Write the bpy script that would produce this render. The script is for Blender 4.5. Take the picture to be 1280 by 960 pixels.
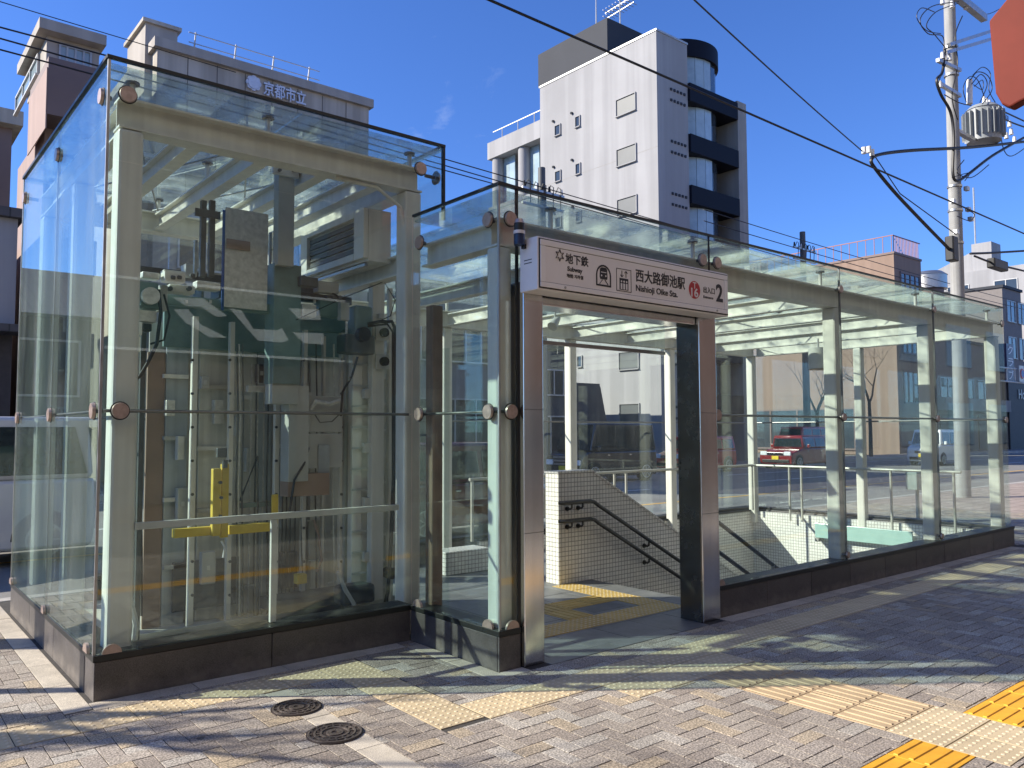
import bpy, math, random
from mathutils import Vector, Matrix
RND = random.Random(11)
rad = math.radians
for _o in list(bpy.data.objects):
    bpy.data.objects.remove(_o)
SC = bpy.context.scene
COL = SC.collection
# ------------------------------------------------------------------ camera
CAM_F, CAM_YAW, CAM_PITCH, CAM_ROLL = 1007.786, 0.8809, 0.0588, -0.0036
CAM_P = Vector((-3.435, -4.302, 1.6))
_v = Vector((math.cos(CAM_YAW) * math.cos(CAM_PITCH), math.sin(CAM_YAW) * math.cos(CAM_PITCH), math.sin(CAM_PITCH)))
_r0 = Vector((math.sin(CAM_YAW), -math.cos(CAM_YAW), 0))
_u0 = _r0.cross(_v)
_r = _r0 * math.cos(CAM_ROLL) + _u0 * math.sin(CAM_ROLL)
_u = -_r0 * math.sin(CAM_ROLL) + _u0 * math.cos(CAM_ROLL)
cd = bpy.data.cameras.new('camera'); cam = bpy.data.objects.new('camera', cd); COL.objects.link(cam)
cam.matrix_world = Matrix(((_r.x, _u.x, -_v.x, CAM_P.x), (_r.y, _u.y, -_v.y, CAM_P.y), (_r.z, _u.z, -_v.z, CAM_P.z), (0, 0, 0, 1)))
cd.sensor_width = 36.0; cd.lens = 36.0 * CAM_F / 1280.0; cd.clip_start = 0.05; cd.clip_end = 3000
SC.camera = cam
# ------------------------------------------------------------------ light
SUN_AZ, SUN_EL = -36.5, 31.0          # heading in which the light travels over the ground, height above the horizon
wd = bpy.data.worlds.new('World'); SC.world = wd; wd.use_nodes = True
nt = wd.node_tree; nt.nodes.clear()
sky = nt.nodes.new('ShaderNodeTexSky'); sky.sky_type = 'NISHITA'; sky.sun_disc = False
sky.sun_elevation = rad(SUN_EL); sky.altitude = 60; sky.air_density = 1.0; sky.dust_density = 0.1; sky.ozone_density = 2.0
_sd = Vector((-math.cos(rad(SUN_AZ)), -math.sin(rad(SUN_AZ)), 0))      # towards the sun
sky.sun_rotation = math.atan2(_sd.x, _sd.y)
bg = nt.nodes.new('ShaderNodeBackground'); bg.inputs['Strength'].default_value = 0.076
wo = nt.nodes.new('ShaderNodeOutputWorld')
tn = nt.nodes.new('ShaderNodeMixRGB'); tn.blend_type = 'MULTIPLY'; tn.inputs[0].default_value = 1.0; tn.inputs[2].default_value = (0.58, 0.91, 1.62, 1)
ct = nt.nodes.new('ShaderNodeTexCoord'); cm = nt.nodes.new('ShaderNodeMapping'); cm.inputs['Scale'].default_value = (1.0, 1.0, 2.6); nt.links.new(ct.outputs['Generated'], cm.inputs[0])
cn = nt.nodes.new('ShaderNodeTexNoise'); cn.inputs['Scale'].default_value = 3.4; cn.inputs['Detail'].default_value = 9.0; cn.inputs['Roughness'].default_value = 0.62; cn.inputs['Distortion'].default_value = 0.5
nt.links.new(cm.outputs[0], cn.inputs['Vector'])
cr = nt.nodes.new('ShaderNodeValToRGB'); cr.color_ramp.elements[0].position = 0.64; cr.color_ramp.elements[0].color = (0, 0, 0, 1); cr.color_ramp.elements[1].position = 0.86; cr.color_ramp.elements[1].color = (0.30, 0.30, 0.30, 1)
nt.links.new(cn.outputs[0], cr.inputs[0])
cx = nt.nodes.new('ShaderNodeMixRGB'); cx.inputs[2].default_value = (9.0, 9.6, 10.4, 1)                     # thin high wisps
nt.links.new(sky.outputs[0], tn.inputs[1]); nt.links.new(cr.outputs[0], cx.inputs[0]); nt.links.new(tn.outputs[0], cx.inputs[1])
nt.links.new(cx.outputs[0], bg.inputs[0]); nt.links.new(bg.outputs[0], wo.inputs[0])
sl = bpy.data.lights.new('sun', 'SUN'); sun = bpy.data.objects.new('sun', sl); COL.objects.link(sun)
sl.energy = 5.0; sl.angle = rad(0.53); sl.color = (1.0, 0.92, 0.79)
_ld = Vector((math.cos(rad(SUN_AZ)) * math.cos(rad(SUN_EL)), math.sin(rad(SUN_AZ)) * math.cos(rad(SUN_EL)), -math.sin(rad(SUN_EL))))
sun.rotation_euler = _ld.to_track_quat('-Z', 'Y').to_euler()
SC.view_settings.view_transform = 'Standard'; SC.view_settings.look = 'None'
SC.view_settings.exposure = 0.8; SC.view_settings.gamma = 1.0
SC.render.engine = 'CYCLES'
cy = SC.cycles
cy.max_bounces = 10; cy.diffuse_bounces = 3; cy.glossy_bounces = 4; cy.transmission_bounces = 6; cy.transparent_max_bounces = 40
cy.caustics_reflective = False; cy.caustics_refractive = False; cy.use_denoising = True
cy.sample_clamp_indirect = 6.0
# ------------------------------------------------------------------ pixel -> point on a known plane
def W(px, py, x=None, y=None, z=None):
    d = _v + _r * ((px - 640.0) / CAM_F) + _u * ((480.0 - py) / CAM_F)
    if x is not None: t = (x - CAM_P.x) / d.x
    elif y is not None: t = (y - CAM_P.y) / d.y
    else: t = (z - CAM_P.z) / d.z
    return CAM_P + d * t
def to_px(p):
    d = Vector(p) - CAM_P; k = d.dot(_v)
    if k < 0.05: return (-1e6, -1e6)
    return (640 + CAM_F * d.dot(_r) / k, 480 - CAM_F * d.dot(_u) / k)
# ------------------------------------------------------------------ mesh helpers
class MB:
    def __init__(self): self.v = []; self.f = []
    def add(self, vs, fs):
        o = len(self.v); self.v += [tuple(p) for p in vs]; self.f += [tuple(i + o for i in q) for q in fs]; return self
    def box(self, x0, x1, y0, y1, z0, z1):
        if x0 > x1: x0, x1 = x1, x0
        if y0 > y1: y0, y1 = y1, y0
        if z0 > z1: z0, z1 = z1, z0
        return self.add([(x0, y0, z0), (x1, y0, z0), (x1, y1, z0), (x0, y1, z0), (x0, y0, z1), (x1, y0, z1), (x1, y1, z1), (x0, y1, z1)],
                        [(0, 3, 2, 1), (4, 5, 6, 7), (0, 1, 5, 4), (1, 2, 6, 5), (2, 3, 7, 6), (3, 0, 4, 7)])
    def obox(self, c, ax, ay, az):       # centre and three half-axis vectors
        c = Vector(c); ax = Vector(ax); ay = Vector(ay); az = Vector(az)
        vs = [c - ax - ay - az, c + ax - ay - az, c + ax + ay - az, c - ax + ay - az, c - ax - ay + az, c + ax - ay + az, c + ax + ay + az, c - ax + ay + az]
        return self.add(vs, [(0, 3, 2, 1), (4, 5, 6, 7), (0, 1, 5, 4), (1, 2, 6, 5), (2, 3, 7, 6), (3, 0, 4, 7)])
    def bar(self, p0, p1, w, h, up=(0, 0, 1)):
        p0 = Vector(p0); p1 = Vector(p1); d = (p1 - p0); a = d.normalized(); s = a.cross(Vector(up))
        if s.length < 1e-4: s = a.cross(Vector((0, 1, 0)))
        s.normalize(); u = s.cross(a)
        return self.obox((p0 + p1) / 2, d / 2, s * w / 2, u * h / 2)
    def prism(self, pts, axis, a, b):
        n = len(pts)
        def P(q, t):
            return {'x': (t, q[0], q[1]), 'y': (q[0], t, q[1]), 'z': (q[0], q[1], t)}[axis]
        ar = sum(pts[i][0] * pts[(i + 1) % n][1] - pts[(i + 1) % n][0] * pts[i][1] for i in range(n))
        pts = list(pts)
        if (ar > 0) == (axis == 'y'): pts.reverse()
        lo, hi = min(a, b), max(a, b)
        vs = [P(q, lo) for q in pts] + [P(q, hi) for q in pts]
        fs = [tuple(reversed(range(n))), tuple(range(n, 2 * n))] + [(i, (i + 1) % n, n + (i + 1) % n, n + i) for i in range(n)]
        return self.add(vs, fs)
    def cyl(self, p0, p1, r0, r1=None, n=12, cap=True):
        if r1 is None: r1 = r0
        p0 = Vector(p0); p1 = Vector(p1); a = (p1 - p0).normalized()
        s = a.cross(Vector((0, 0, 1)))
        if s.length < 1e-3: s = Vector((1, 0, 0))
        s.normalize(); u = s.cross(a)
        vs = []
        for p, r in ((p0, r0), (p1, r1)):
            for i in range(n):
                t = 2 * math.pi * i / n; vs.append(p + (s * math.cos(t) + u * math.sin(t)) * r)
        fs = [((i + 1) % n, i, n + i, n + (i + 1) % n) for i in range(n)]
        if cap: fs += [tuple(range(n)), tuple(reversed(range(n, 2 * n)))]
        return self.add(vs, fs)
    def tube(self, path, r, n=6):
        path = [Vector(p) for p in path]; rings = []; rs = r if isinstance(r, (list, tuple)) else [r] * len(path)
        s = None
        for i, p in enumerate(path):
            t = (path[min(i + 1, len(path) - 1)] - path[max(i - 1, 0)]).normalized()
            if s is None:
                s = t.cross(Vector((0, 0, 1)))
                if s.length < 1e-3: s = t.cross(Vector((0, 1, 0)))
            else: s = s - t * s.dot(t)
            s.normalize(); u = s.cross(t)
            rings.append([p + (s * math.cos(2 * math.pi * k / n) + u * math.sin(2 * math.pi * k / n)) * rs[i] for k in range(n)])
        vs = [q for g in rings for q in g]
        fs = [(i * n + (k + 1) % n, i * n + k, (i + 1) * n + k, (i + 1) * n + (k + 1) % n) for i in range(len(path) - 1) for k in range(n)]
        fs += [tuple(range(n)), tuple(reversed(range((len(path) - 1) * n, len(path) * n)))]
        return self.add(vs, fs)
    def hbeam(self, p0, p1, w, h, t=0.014, g=0.010):
        p0 = Vector(p0); p1 = Vector(p1); z = Vector((0, 0, 1))
        self.bar(p0 + z * (h / 2 - t / 2), p1 + z * (h / 2 - t / 2), w, t)
        self.bar(p0 - z * (h / 2 - t / 2), p1 - z * (h / 2 - t / 2), w, t)
        return self.bar(p0, p1, g, h - 2 * t - 0.001)
    def dome(self, c, r, h, n=8):
        c = Vector(c); vs = []
        for q, zz in ((1.0, 0), (0.72, h * 0.8)):
            for i in range(n):
                t = 2 * math.pi * i / n; vs.append(c + Vector((math.cos(t) * r * q, math.sin(t) * r * q, zz)))
        fs = [(i, (i + 1) % n, n + (i + 1) % n, n + i) for i in range(n)] + [tuple(range(n, 2 * n))]
        vs2 = [c + Vector((0, 0, h))]
        return self.add(vs, fs)
    def mesh(self, name, mat, smooth=False):
        me = bpy.data.meshes.new(name); me.from_pydata(self.v, [], self.f)
        uv = me.uv_layers.new(name='UVMap').data
        V = self.v
        for p in me.polygons:
            n = p.normal; ax, ay, az = abs(n.x), abs(n.y), abs(n.z)
            if az >= ax and az >= ay: k = (0, 1)
            elif ax >= ay: k = (1, 2)
            else: k = (0, 2)
            for li in p.loop_indices:
                c = V[me.loops[li].vertex_index]; uv[li].uv = (c[k[0]], c[k[1]])
        if mat is not None:
            for m in (mat if isinstance(mat, (list, tuple)) else [mat]): me.materials.append(m)
        if smooth:
            for p in me.polygons: p.use_smooth = True
            me.set_sharp_from_angle(angle=rad(smooth if smooth is not True else 35))
        me.update(); return me
    def build(self, name, mat, parent=None, smooth=False, bevel=0.0, label=None):
        o = bpy.data.objects.new(name, self.mesh(name, mat, smooth)); COL.objects.link(o)
        if parent is not None: attach(o, parent)
        if bevel:
            b = o.modifiers.new('bevel', 'BEVEL'); b.width = bevel; b.segments = 2; b.limit_method = 'ANGLE'; b.angle_limit = rad(40)
        if label: o['label'] = label
        return o
def root_off(o):
    p = Vector((0, 0, 0))
    while o is not None: p = p + Vector(o.location); o = o.parent
    return p
def attach(o, parent):                    # meshes are made in world metres; their parent sits at the thing's base
    o.parent = parent; o.location = Vector(o.location) - root_off(parent)
def thing(name, label, cat, loc=(0, 0, 0), group=None):
    o = bpy.data.objects.new(name, None); COL.objects.link(o); o.location = loc; o.empty_display_size = 0.2
    o['label'] = label; o['category'] = cat
    if group: o['group'] = group
    return o
def tag(o, label, cat, group=None):
    o['label'] = label; o['category'] = cat
    if group: o['group'] = group
    return o
def struct(o, kind='structure'):
    o['kind'] = kind; return o
def copy_tree(o, parent=None, delta=None):
    c = o.copy(); COL.objects.link(c); c.parent = parent
    if delta is not None: c.location = Vector(o.location) + Vector(delta)
    for ch in list(o.children): copy_tree(ch, c)
    return c
def text_mesh(s, size, bold=0.0, ext=0.002, spacing=1.0):
    cu = bpy.data.curves.new('txt', 'FONT'); cu.body = s; cu.size = size; cu.extrude = ext; cu.offset = bold
    cu.align_x = 'CENTER'; cu.align_y = 'CENTER'; cu.space_character = spacing; cu.resolution_u = 4
    o = bpy.data.objects.new('txt', cu); COL.objects.link(o)
    dg = bpy.context.evaluated_depsgraph_get()
    me = bpy.data.meshes.new_from_object(o.evaluated_get(dg)); bpy.data.objects.remove(o); bpy.data.curves.remove(cu)
    return me
def text_on(name, s, size, c, mat, parent, bold=0.0, ext=0.002, width=None, facing='-y', spacing=1.0):
    me = text_mesh(s, size, bold, ext, spacing); me.materials.clear(); me.materials.append(mat); me.name = name
    xs = [v.co.x for v in me.vertices]; ys = [v.co.y for v in me.vertices]
    if not xs: return None
    mx, my, w = (min(xs) + max(xs)) / 2, (min(ys) + max(ys)) / 2, max(xs) - min(xs)
    k = (width / w) if width else 1.0
    for v in me.vertices:
        a, b, d = (v.co.x - mx) * k, v.co.y - my, v.co.z
        if facing == '-y': v.co = Vector((c[0] + a, c[1] - d, c[2] + b))
        elif facing == '+y': v.co = Vector((c[0] - a, c[1] + d, c[2] + b))
        elif facing == '-x': v.co = Vector((c[0] - d, c[1] - a, c[2] + b))
    o = bpy.data.objects.new(name, me); COL.objects.link(o)
    if parent is not None: attach(o, parent)
    return o
# ------------------------------------------------------------------ materials
MT = {}
def nmat(name):
    m = bpy.data.materials.new(name); m.use_nodes = True; t = m.node_tree; t.nodes.clear()
    out = t.nodes.new('ShaderNodeOutputMaterial'); MT[name] = m
    return m, t, out
def N(t, kind, **kw):
    n = t.nodes.new('ShaderNode' + kind)
    for k, val in kw.items():
        if k in n.inputs: n.inputs[k].default_value = val
        else: setattr(n, k, val)
    return n
def L(t, a, b): t.links.new(a, b)
def rgba(c): return (c[0], c[1], c[2], 1.0)
def ramp(t, fac, stops):
    r = t.nodes.new('ShaderNodeValToRGB'); e = r.color_ramp.elements
    while len(e) < len(stops): e.new(0.5)
    for el, (p, c) in zip(e, stops): el.position = p; el.color = rgba(c)
    L(t, fac, r.inputs[0]); return r
def mat(name, col, rough=0.6, metal=0.0, var=0.12, scale=6.0, bump=0.0, bscale=80.0, spec=0.5, streak=0.0, speck=0.0, sscale=400.0, coat=0.0, vary_obj=0.0, sfreq=9.0, splash=None):
    m, t, out = nmat(name)
    b = N(t, 'BsdfPrincipled', Roughness=rough, Metallic=metal); b.inputs['Specular IOR Level'].default_value = spec
    if coat: b.inputs['Coat Weight'].default_value = coat
    L(t, b.outputs[0], out.inputs[0])
    tc = N(t, 'TexCoord'); src = tc.outputs['Object']
    n1 = N(t, 'TexNoise', Scale=scale, Detail=6.0, Roughness=0.6); L(t, src, n1.inputs['Vector'])
    lo = tuple(max(0, c * (1 - var)) for c in col); hi = tuple(min(1, c * (1 + var)) for c in col)
    r = ramp(t, n1.outputs[0], [(0.3, lo), (0.7, hi)]); colr = r.outputs[0]
    if streak:
        mp = N(t, 'Mapping'); mp.inputs['Scale'].default_value = (sfreq, sfreq, sfreq * 0.04); L(t, src, mp.inputs[0])
        n2 = N(t, 'TexNoise', Scale=1.6, Detail=4.0); L(t, mp.outputs[0], n2.inputs['Vector'])
        r2 = ramp(t, n2.outputs[0], [(0.42, (1 - streak,) * 3), (0.62, (1, 1, 1))])
        mx = N(t, 'MixRGB', blend_type='MULTIPLY'); mx.inputs[0].default_value = 1; L(t, colr, mx.inputs[1]); L(t, r2.outputs[0], mx.inputs[2]); colr = mx.outputs[0]
    if speck:
        n3 = N(t, 'TexNoise', Scale=sscale, Detail=1.0); L(t, src, n3.inputs['Vector'])
        r3 = ramp(t, n3.outputs[0], [(0.35, (1 - speck,) * 3), (0.5, (1, 1, 1)), (0.68, (1 + speck,) * 3)])
        mx = N(t, 'MixRGB', blend_type='MULTIPLY'); mx.inputs[0].default_value = 1; L(t, colr, mx.inputs[1]); L(t, r3.outputs[0], mx.inputs[2]); colr = mx.outputs[0]
    if vary_obj:
        oi = N(t, 'ObjectInfo'); r4 = ramp(t, oi.outputs['Random'], [(0, (1 - vary_obj,) * 3), (1, (1 + vary_obj,) * 3)])
        mx = N(t, 'MixRGB', blend_type='MULTIPLY'); mx.inputs[0].default_value = 1; L(t, colr, mx.inputs[1]); L(t, r4.outputs[0], mx.inputs[2]); colr = mx.outputs[0]
    if splash:                                   # dried splash dust near the paving, ragged upper edge
        g = N(t, 'NewGeometry'); sx = N(t, 'SeparateXYZ'); L(t, g.outputs['Position'], sx.inputs[0])
        n6 = N(t, 'TexNoise', Scale=7.0, Detail=8.0, Roughness=0.7); L(t, g.outputs['Position'], n6.inputs['Vector'])
        ad = N(t, 'Math', operation='MULTIPLY_ADD'); ad.inputs[1].default_value = 0.30; L(t, n6.outputs[0], ad.inputs[0]); sb_ = N(t, 'Math', operation='MULTIPLY'); sb_.inputs[1].default_value = -1.0; L(t, sx.outputs['Z'], sb_.inputs[0]); L(t, sb_.outputs[0], ad.inputs[2])
        r6 = ramp(t, ad.outputs[0], [(0.06, (0, 0, 0)), (0.17, (0.6, 0.6, 0.6))]); mx = N(t, 'MixRGB'); mx.inputs[2].default_value = rgba(splash); L(t, r6.outputs[0], mx.inputs[0]); L(t, colr, mx.inputs[1]); colr = mx.outputs[0]
    L(t, colr, b.inputs['Base Color'])
    if metal > 0.5 or rough < 0.45:
        rr = ramp(t, n1.outputs[0], [(0.25, (rough * 0.8,) * 3), (0.75, (min(1, rough * 1.25),) * 3)]); L(t, rr.outputs[0], b.inputs['Roughness'])
    if bump:
        n4 = N(t, 'TexNoise', Scale=bscale, Detail=4.0); L(t, src, n4.inputs['Vector'])
        bp = N(t, 'Bump', Strength=bump, Distance=0.01); L(t, n4.outputs[0], bp.inputs['Height']); L(t, bp.outputs[0], b.inputs['Normal'])
    return m
def glass(name, tint, dirt=0.04, dirtcol=(0.75, 0.8, 0.78)):
    m, t, out = nmat(name)
    g = N(t, 'NewGeometry'); ma = N(t, 'Math', operation='MULTIPLY_ADD'); ma.inputs[1].default_value = 1 / 1.52 - 1.52; ma.inputs[2].default_value = 1.52
    L(t, g.outputs['Backfacing'], ma.inputs[0])
    fr = N(t, 'Fresnel'); L(t, ma.outputs[0], fr.inputs['IOR'])
    tr = N(t, 'BsdfTransparent', Color=rgba(tint)); gl = N(t, 'BsdfGlossy', Roughness=0.0); gl.inputs['Color'].default_value = (0.93, 1.0, 0.97, 1)
    mx = N(t, 'MixShader'); L(t, fr.outputs[0], mx.inputs[0]); L(t, tr.outputs[0], mx.inputs[1]); L(t, gl.outputs[0], mx.inputs[2])
    tc = N(t, 'TexCoord'); mp = N(t, 'Mapping'); mp.inputs['Scale'].default_value = (2.5, 2.5, 0.5); L(t, tc.outputs['Object'], mp.inputs[0])
    n1 = N(t, 'TexNoise', Scale=1.7, Detail=7.0, Roughness=0.65); L(t, mp.outputs[0], n1.inputs['Vector'])
    r = ramp(t, n1.outputs[0], [(0.38, (dirt * 0.15,) * 3), (0.55, (dirt * 0.8,) * 3), (0.74, (dirt * 2.6,) * 3)])
    d1_ = N(t, 'BsdfDiffuse', Color=rgba(dirtcol)); d2_ = N(t, 'BsdfTranslucent', Color=rgba(dirtcol)); df = N(t, 'MixShader'); df.inputs[0].default_value = 0.5; L(t, d1_.outputs[0], df.inputs[1]); L(t, d2_.outputs[0], df.inputs[2]); m2 = N(t, 'MixShader'); L(t, r.outputs[0], m2.inputs[0]); L(t, mx.outputs[0], m2.inputs[1]); L(t, df.outputs[0], m2.inputs[2])
    L(t, m2.outputs[0], out.inputs[0]); return m
def tilemat(name, col, grout, w, h, mortar, rough=0.3, offset=0.0, var=0.06, bump=0.4, freq=2):
    m, t, out = nmat(name)
    b = N(t, 'BsdfPrincipled', Roughness=rough); L(t, b.outputs[0], out.inputs[0])
    uv = N(t, 'UVMap'); br = N(t, 'TexBrick'); br.offset = offset; br.offset_frequency = freq; br.squash = 1.0
    br.inputs['Color1'].default_value = rgba(tuple(c * (1 - var) for c in col)); br.inputs['Color2'].default_value = rgba(tuple(c * (1 + var) for c in col))
    br.inputs['Mortar'].default_value = rgba(grout); br.inputs['Scale'].default_value = 1.0; br.inputs['Mortar Size'].default_value = mortar
    br.inputs['Mortar Smooth'].default_value = 0.1; br.inputs['Brick Width'].default_value = w; br.inputs['Row Height'].default_value = h
    L(t, uv.outputs[0], br.inputs['Vector'])
    n1 = N(t, 'TexNoise', Scale=1.3, Detail=6.0); L(t, uv.outputs[0], n1.inputs['Vector'])
    r = ramp(t, n1.outputs[0], [(0.3, (0.86,) * 3), (0.7, (1.06,) * 3)])
    mx = N(t, 'MixRGB', blend_type='MULTIPLY'); mx.inputs[0].default_value = 1; L(t, br.outputs[0], mx.inputs[1]); L(t, r.outputs[0], mx.inputs[2]); L(t, mx.outputs[0], b.inputs['Base Color'])
    if bump:
        iv = N(t, 'Math', operation='SUBTRACT'); iv.inputs[0].default_value = 1.0; L(t, br.outputs['Fac'], iv.inputs[1])
        bp = N(t, 'Bump', Strength=bump, Distance=0.004); L(t, iv.outputs[0], bp.inputs['Height']); L(t, bp.outputs[0], b.inputs['Normal'])
    return m
def emit(name, col, s):
    m, t, out = nmat(name); e = N(t, 'Emission', Color=rgba(col), Strength=s); L(t, e.outputs[0], out.inputs[0]); return m
CREAM = mat('cream_paint', (0.82, 0.785, 0.69), rough=0.42, var=0.06, scale=3, streak=0.10)
GLASS = glass('clear_glass', (0.928, 0.970, 0.966), 0.012)
GLASSL = glass('dusty_glass', (0.86, 0.94, 0.93), 0.05)
GLASSR = glass('roof_glass', (0.88, 0.95, 0.935), 0.28, (0.78, 0.86, 0.84))
SEAL = mat('dark_seal', (0.012, 0.013, 0.012), rough=0.45)
EDGE = mat('glass_edge', (0.10, 0.24, 0.20), rough=0.15)
STEEL = mat('brushed_steel', (0.80, 0.79, 0.77), rough=0.17, metal=1.0, var=0.07, scale=2.0, streak=0.10, splash=(0.33, 0.29, 0.25))
STEELD = mat('dull_steel', (0.42, 0.42, 0.41), rough=0.4, metal=0.9, var=0.12, scale=8)
ROD = mat('dark_steel_rod', (0.17, 0.165, 0.16), rough=0.35, metal=0.8)
DISC = mat('disc_steel', (0.44, 0.34, 0.29), rough=0.38, metal=0.55, var=0.2, scale=30)
GRANITE = mat('dark_granite', (0.085, 0.076, 0.072), rough=0.42, var=0.22, speck=0.5, sscale=260, splash=(0.24, 0.21, 0.18), vary_obj=0.14)
PALEGR = mat('pale_granite', (0.47, 0.42, 0.34), rough=0.75, var=0.18, speck=0.35, sscale=220, bump=0.15, bscale=200, vary_obj=0.12)
SLATE = mat('slate_floor', (0.17, 0.17, 0.165), rough=0.5, var=0.2, speck=0.25, vary_obj=0.18)
BLACK = mat('black_rubber', (0.012, 0.012, 0.012), rough=0.5)
WTILE = tilemat('white_tile', (0.92, 0.89, 0.82), (0.34, 0.315, 0.28), 0.048, 0.048, 0.0035, rough=0.25)
# ================================================================== GROUND
ROADZ = -0.13
HX0, HX1, HY0, HY1 = 2.86, 8.86, 0.30, 3.98        # stair well opening
def asphalt():
    m, t, out = nmat('asphalt')
    b = N(t, 'BsdfPrincipled', Roughness=0.85); L(t, b.outputs[0], out.inputs[0])
    tc = N(t, 'TexCoord'); n1 = N(t, 'TexNoise', Scale=0.6, Detail=8.0); L(t, tc.outputs['Object'], n1.inputs['Vector'])
    n2 = N(t, 'TexNoise', Scale=180.0, Detail=2.0); L(t, tc.outputs['Object'], n2.inputs['Vector'])
    r = ramp(t, n1.outputs[0], [(0.3, (0.17, 0.165, 0.155)), (0.7, (0.22, 0.215, 0.2))]); r2 = ramp(t, n2.outputs[0], [(0.3, (0.7,) * 3), (0.7, (1.3,) * 3)])
    mx = N(t, 'MixRGB', blend_type='MULTIPLY'); mx.inputs[0].default_value = 1; L(t, r.outputs[0], mx.inputs[1]); L(t, r2.outputs[0], mx.inputs[2]); L(t, mx.outputs[0], b.inputs['Base Color'])
    bp = N(t, 'Bump', Strength=0.4, Distance=0.004); L(t, n2.outputs[0], bp.inputs['Height']); L(t, bp.outputs[0], b.inputs['Normal'])
    return m
ASPH = asphalt()
EARTH = mat('bare_ground', (0.12, 0.115, 0.10), rough=0.95, var=0.25, scale=0.05)
PAINT_W = mat('road_paint_white', (0.66, 0.66, 0.62), rough=0.6, var=0.25, scale=4)
PAINT_Y = mat('road_paint_yellow', (0.62, 0.36, 0.07), rough=0.6, var=0.2, scale=4)
CONC = mat('concrete', (0.46, 0.44, 0.40), rough=0.85, var=0.15, scale=2, bump=0.1, streak=0.15)
JOINT = mat('paving_joint', (0.05, 0.045, 0.04), rough=0.95, var=0.3, scale=30)
def pavers(name, island):
    m, t, out = nmat(name)
    b = N(t, 'BsdfPrincipled', Roughness=0.8); L(t, b.outputs[0], out.inputs[0])
    if island: rv = N(t, 'NewGeometry').outputs['Random Per Island']
    else: rv = N(t, 'ObjectInfo').outputs['Random']
    r = ramp(t, rv, [(0.0, (0.290, 0.248, 0.208)), (0.26, (0.325, 0.282, 0.238)), (0.50, (0.355, 0.310, 0.258)), (0.70, (0.40, 0.365, 0.315)), (0.86, (0.395, 0.325, 0.235)), (0.95, (0.42, 0.34, 0.235))])
    r.color_ramp.interpolation = 'CONSTANT'
    tc = N(t, 'TexCoord'); g = N(t, 'NewGeometry')
    n2 = N(t, 'TexNoise', Scale=105.0, Detail=3.0); L(t, g.outputs['Position'], n2.inputs['Vector'])
    r2 = ramp(t, n2.outputs[0], [(0.34, (0.42,) * 3), (0.5, (0.92,) * 3), (0.64, (1.62,) * 3)])
    n3 = N(t, 'TexNoise', Scale=1.1, Detail=6.0); L(t, g.outputs['Position'], n3.inputs['Vector'])
    r3 = ramp(t, n3.outputs[0], [(0.3, (0.78,) * 3), (0.65, (1.08,) * 3)])
    mx = N(t, 'MixRGB', blend_type='MULTIPLY'); mx.inputs[0].default_value = 1; L(t, r.outputs[0], mx.inputs[1]); L(t, r2.outputs[0], mx.inputs[2])
    mx2 = N(t, 'MixRGB', blend_type='MULTIPLY'); mx2.inputs[0].default_value = 1; L(t, mx.outputs[0], mx2.inputs[1]); L(t, r3.outputs[0], mx2.inputs[2])
    vo = N(t, 'TexVoronoi', Scale=3.1); L(t, g.outputs['Position'], vo.inputs['Vector'])
    rs_ = ramp(t, vo.outputs['Distance'], [(0.055, (0.45,) * 3), (0.075, (1.0,) * 3)])          # old gum and oil spots
    n5 = N(t, 'TexNoise', Scale=0.45, Detail=8.0, Roughness=0.7); L(t, g.outputs['Position'], n5.inputs['Vector'])
    r5 = ramp(t, n5.outputs[0], [(0.36, (0.74, 0.72, 0.70)), (0.52, (1.0,) * 3)])
    mx3 = N(t, 'MixRGB', blend_type='MULTIPLY'); mx3.inputs[0].default_value = 1; L(t, rs_.outputs[0], mx3.inputs[1]); L(t, r5.outputs[0], mx3.inputs[2])
    mx4 = N(t, 'MixRGB', blend_type='MULTIPLY'); mx4.inputs[0].default_value = 1; L(t, mx2.outputs[0], mx4.inputs[1]); L(t, mx3.outputs[0], mx4.inputs[2])
    L(t, mx4.outputs[0], b.inputs['Base Color'])
    bp = N(t, 'Bump', Strength=0.35, Distance=0.003); L(t, n2.outputs[0], bp.inputs['Height']); L(t, bp.outputs[0], b.inputs['Normal'])
    return m
PAV_O = pavers('paving_block_single', False); PAV_I = pavers('paving_block_field', True)
PAV_FAR = tilemat('paving_far', (0.36, 0.30, 0.26), (0.09, 0.08, 0.075), 0.2, 0.1, 0.006, rough=0.85, offset=0.5, var=0.2)
PAV_PINK = tilemat('paving_pink', (0.34, 0.28, 0.24), (0.12, 0.10, 0.09), 0.3, 0.3, 0.008, rough=0.85, offset=0.0, var=0.15)

def sheet(name, rects, z, m):
    mb = MB()
    for (x0, x1, y0, y1) in rects: mb.add([(x0, y0, z), (x1, y0, z), (x1, y1, z), (x0, y1, z)], [(0, 1, 2, 3)])
    return struct(mb.build(name, m))
def around(X0, X1, Y0, Y1, hx0, hx1, hy0, hy1):
    return [(X0, hx0, Y0, Y1), (hx1, X1, Y0, Y1), (hx0, hx1, Y0, hy0), (hx0, hx1, hy1, Y1)]
HOLE = (HX0 - 0.02, HX1 + 0.05, HY0 - 0.05, HY1 + 0.05)
sheet('ground', around(-1200, 1600, -900, 1900, *HOLE), -0.30, EARTH)
sheet('road', [(-300, 700, 4.98, 18.2)], ROADZ, ASPH)
sheet('forecourt', [(-4, 120, 18.2, 60)], ROADZ - 0.012, mat('forecourt_concrete', (0.22, 0.215, 0.20), rough=0.9, var=0.2, scale=0.4))
BEDZ = -0.0042
sheet('sidewalk', around(-60, 14.0, -9.0, 4.80, *HOLE), BEDZ, JOINT)
SIDEWALK = bpy.data.objects['sidewalk']
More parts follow.
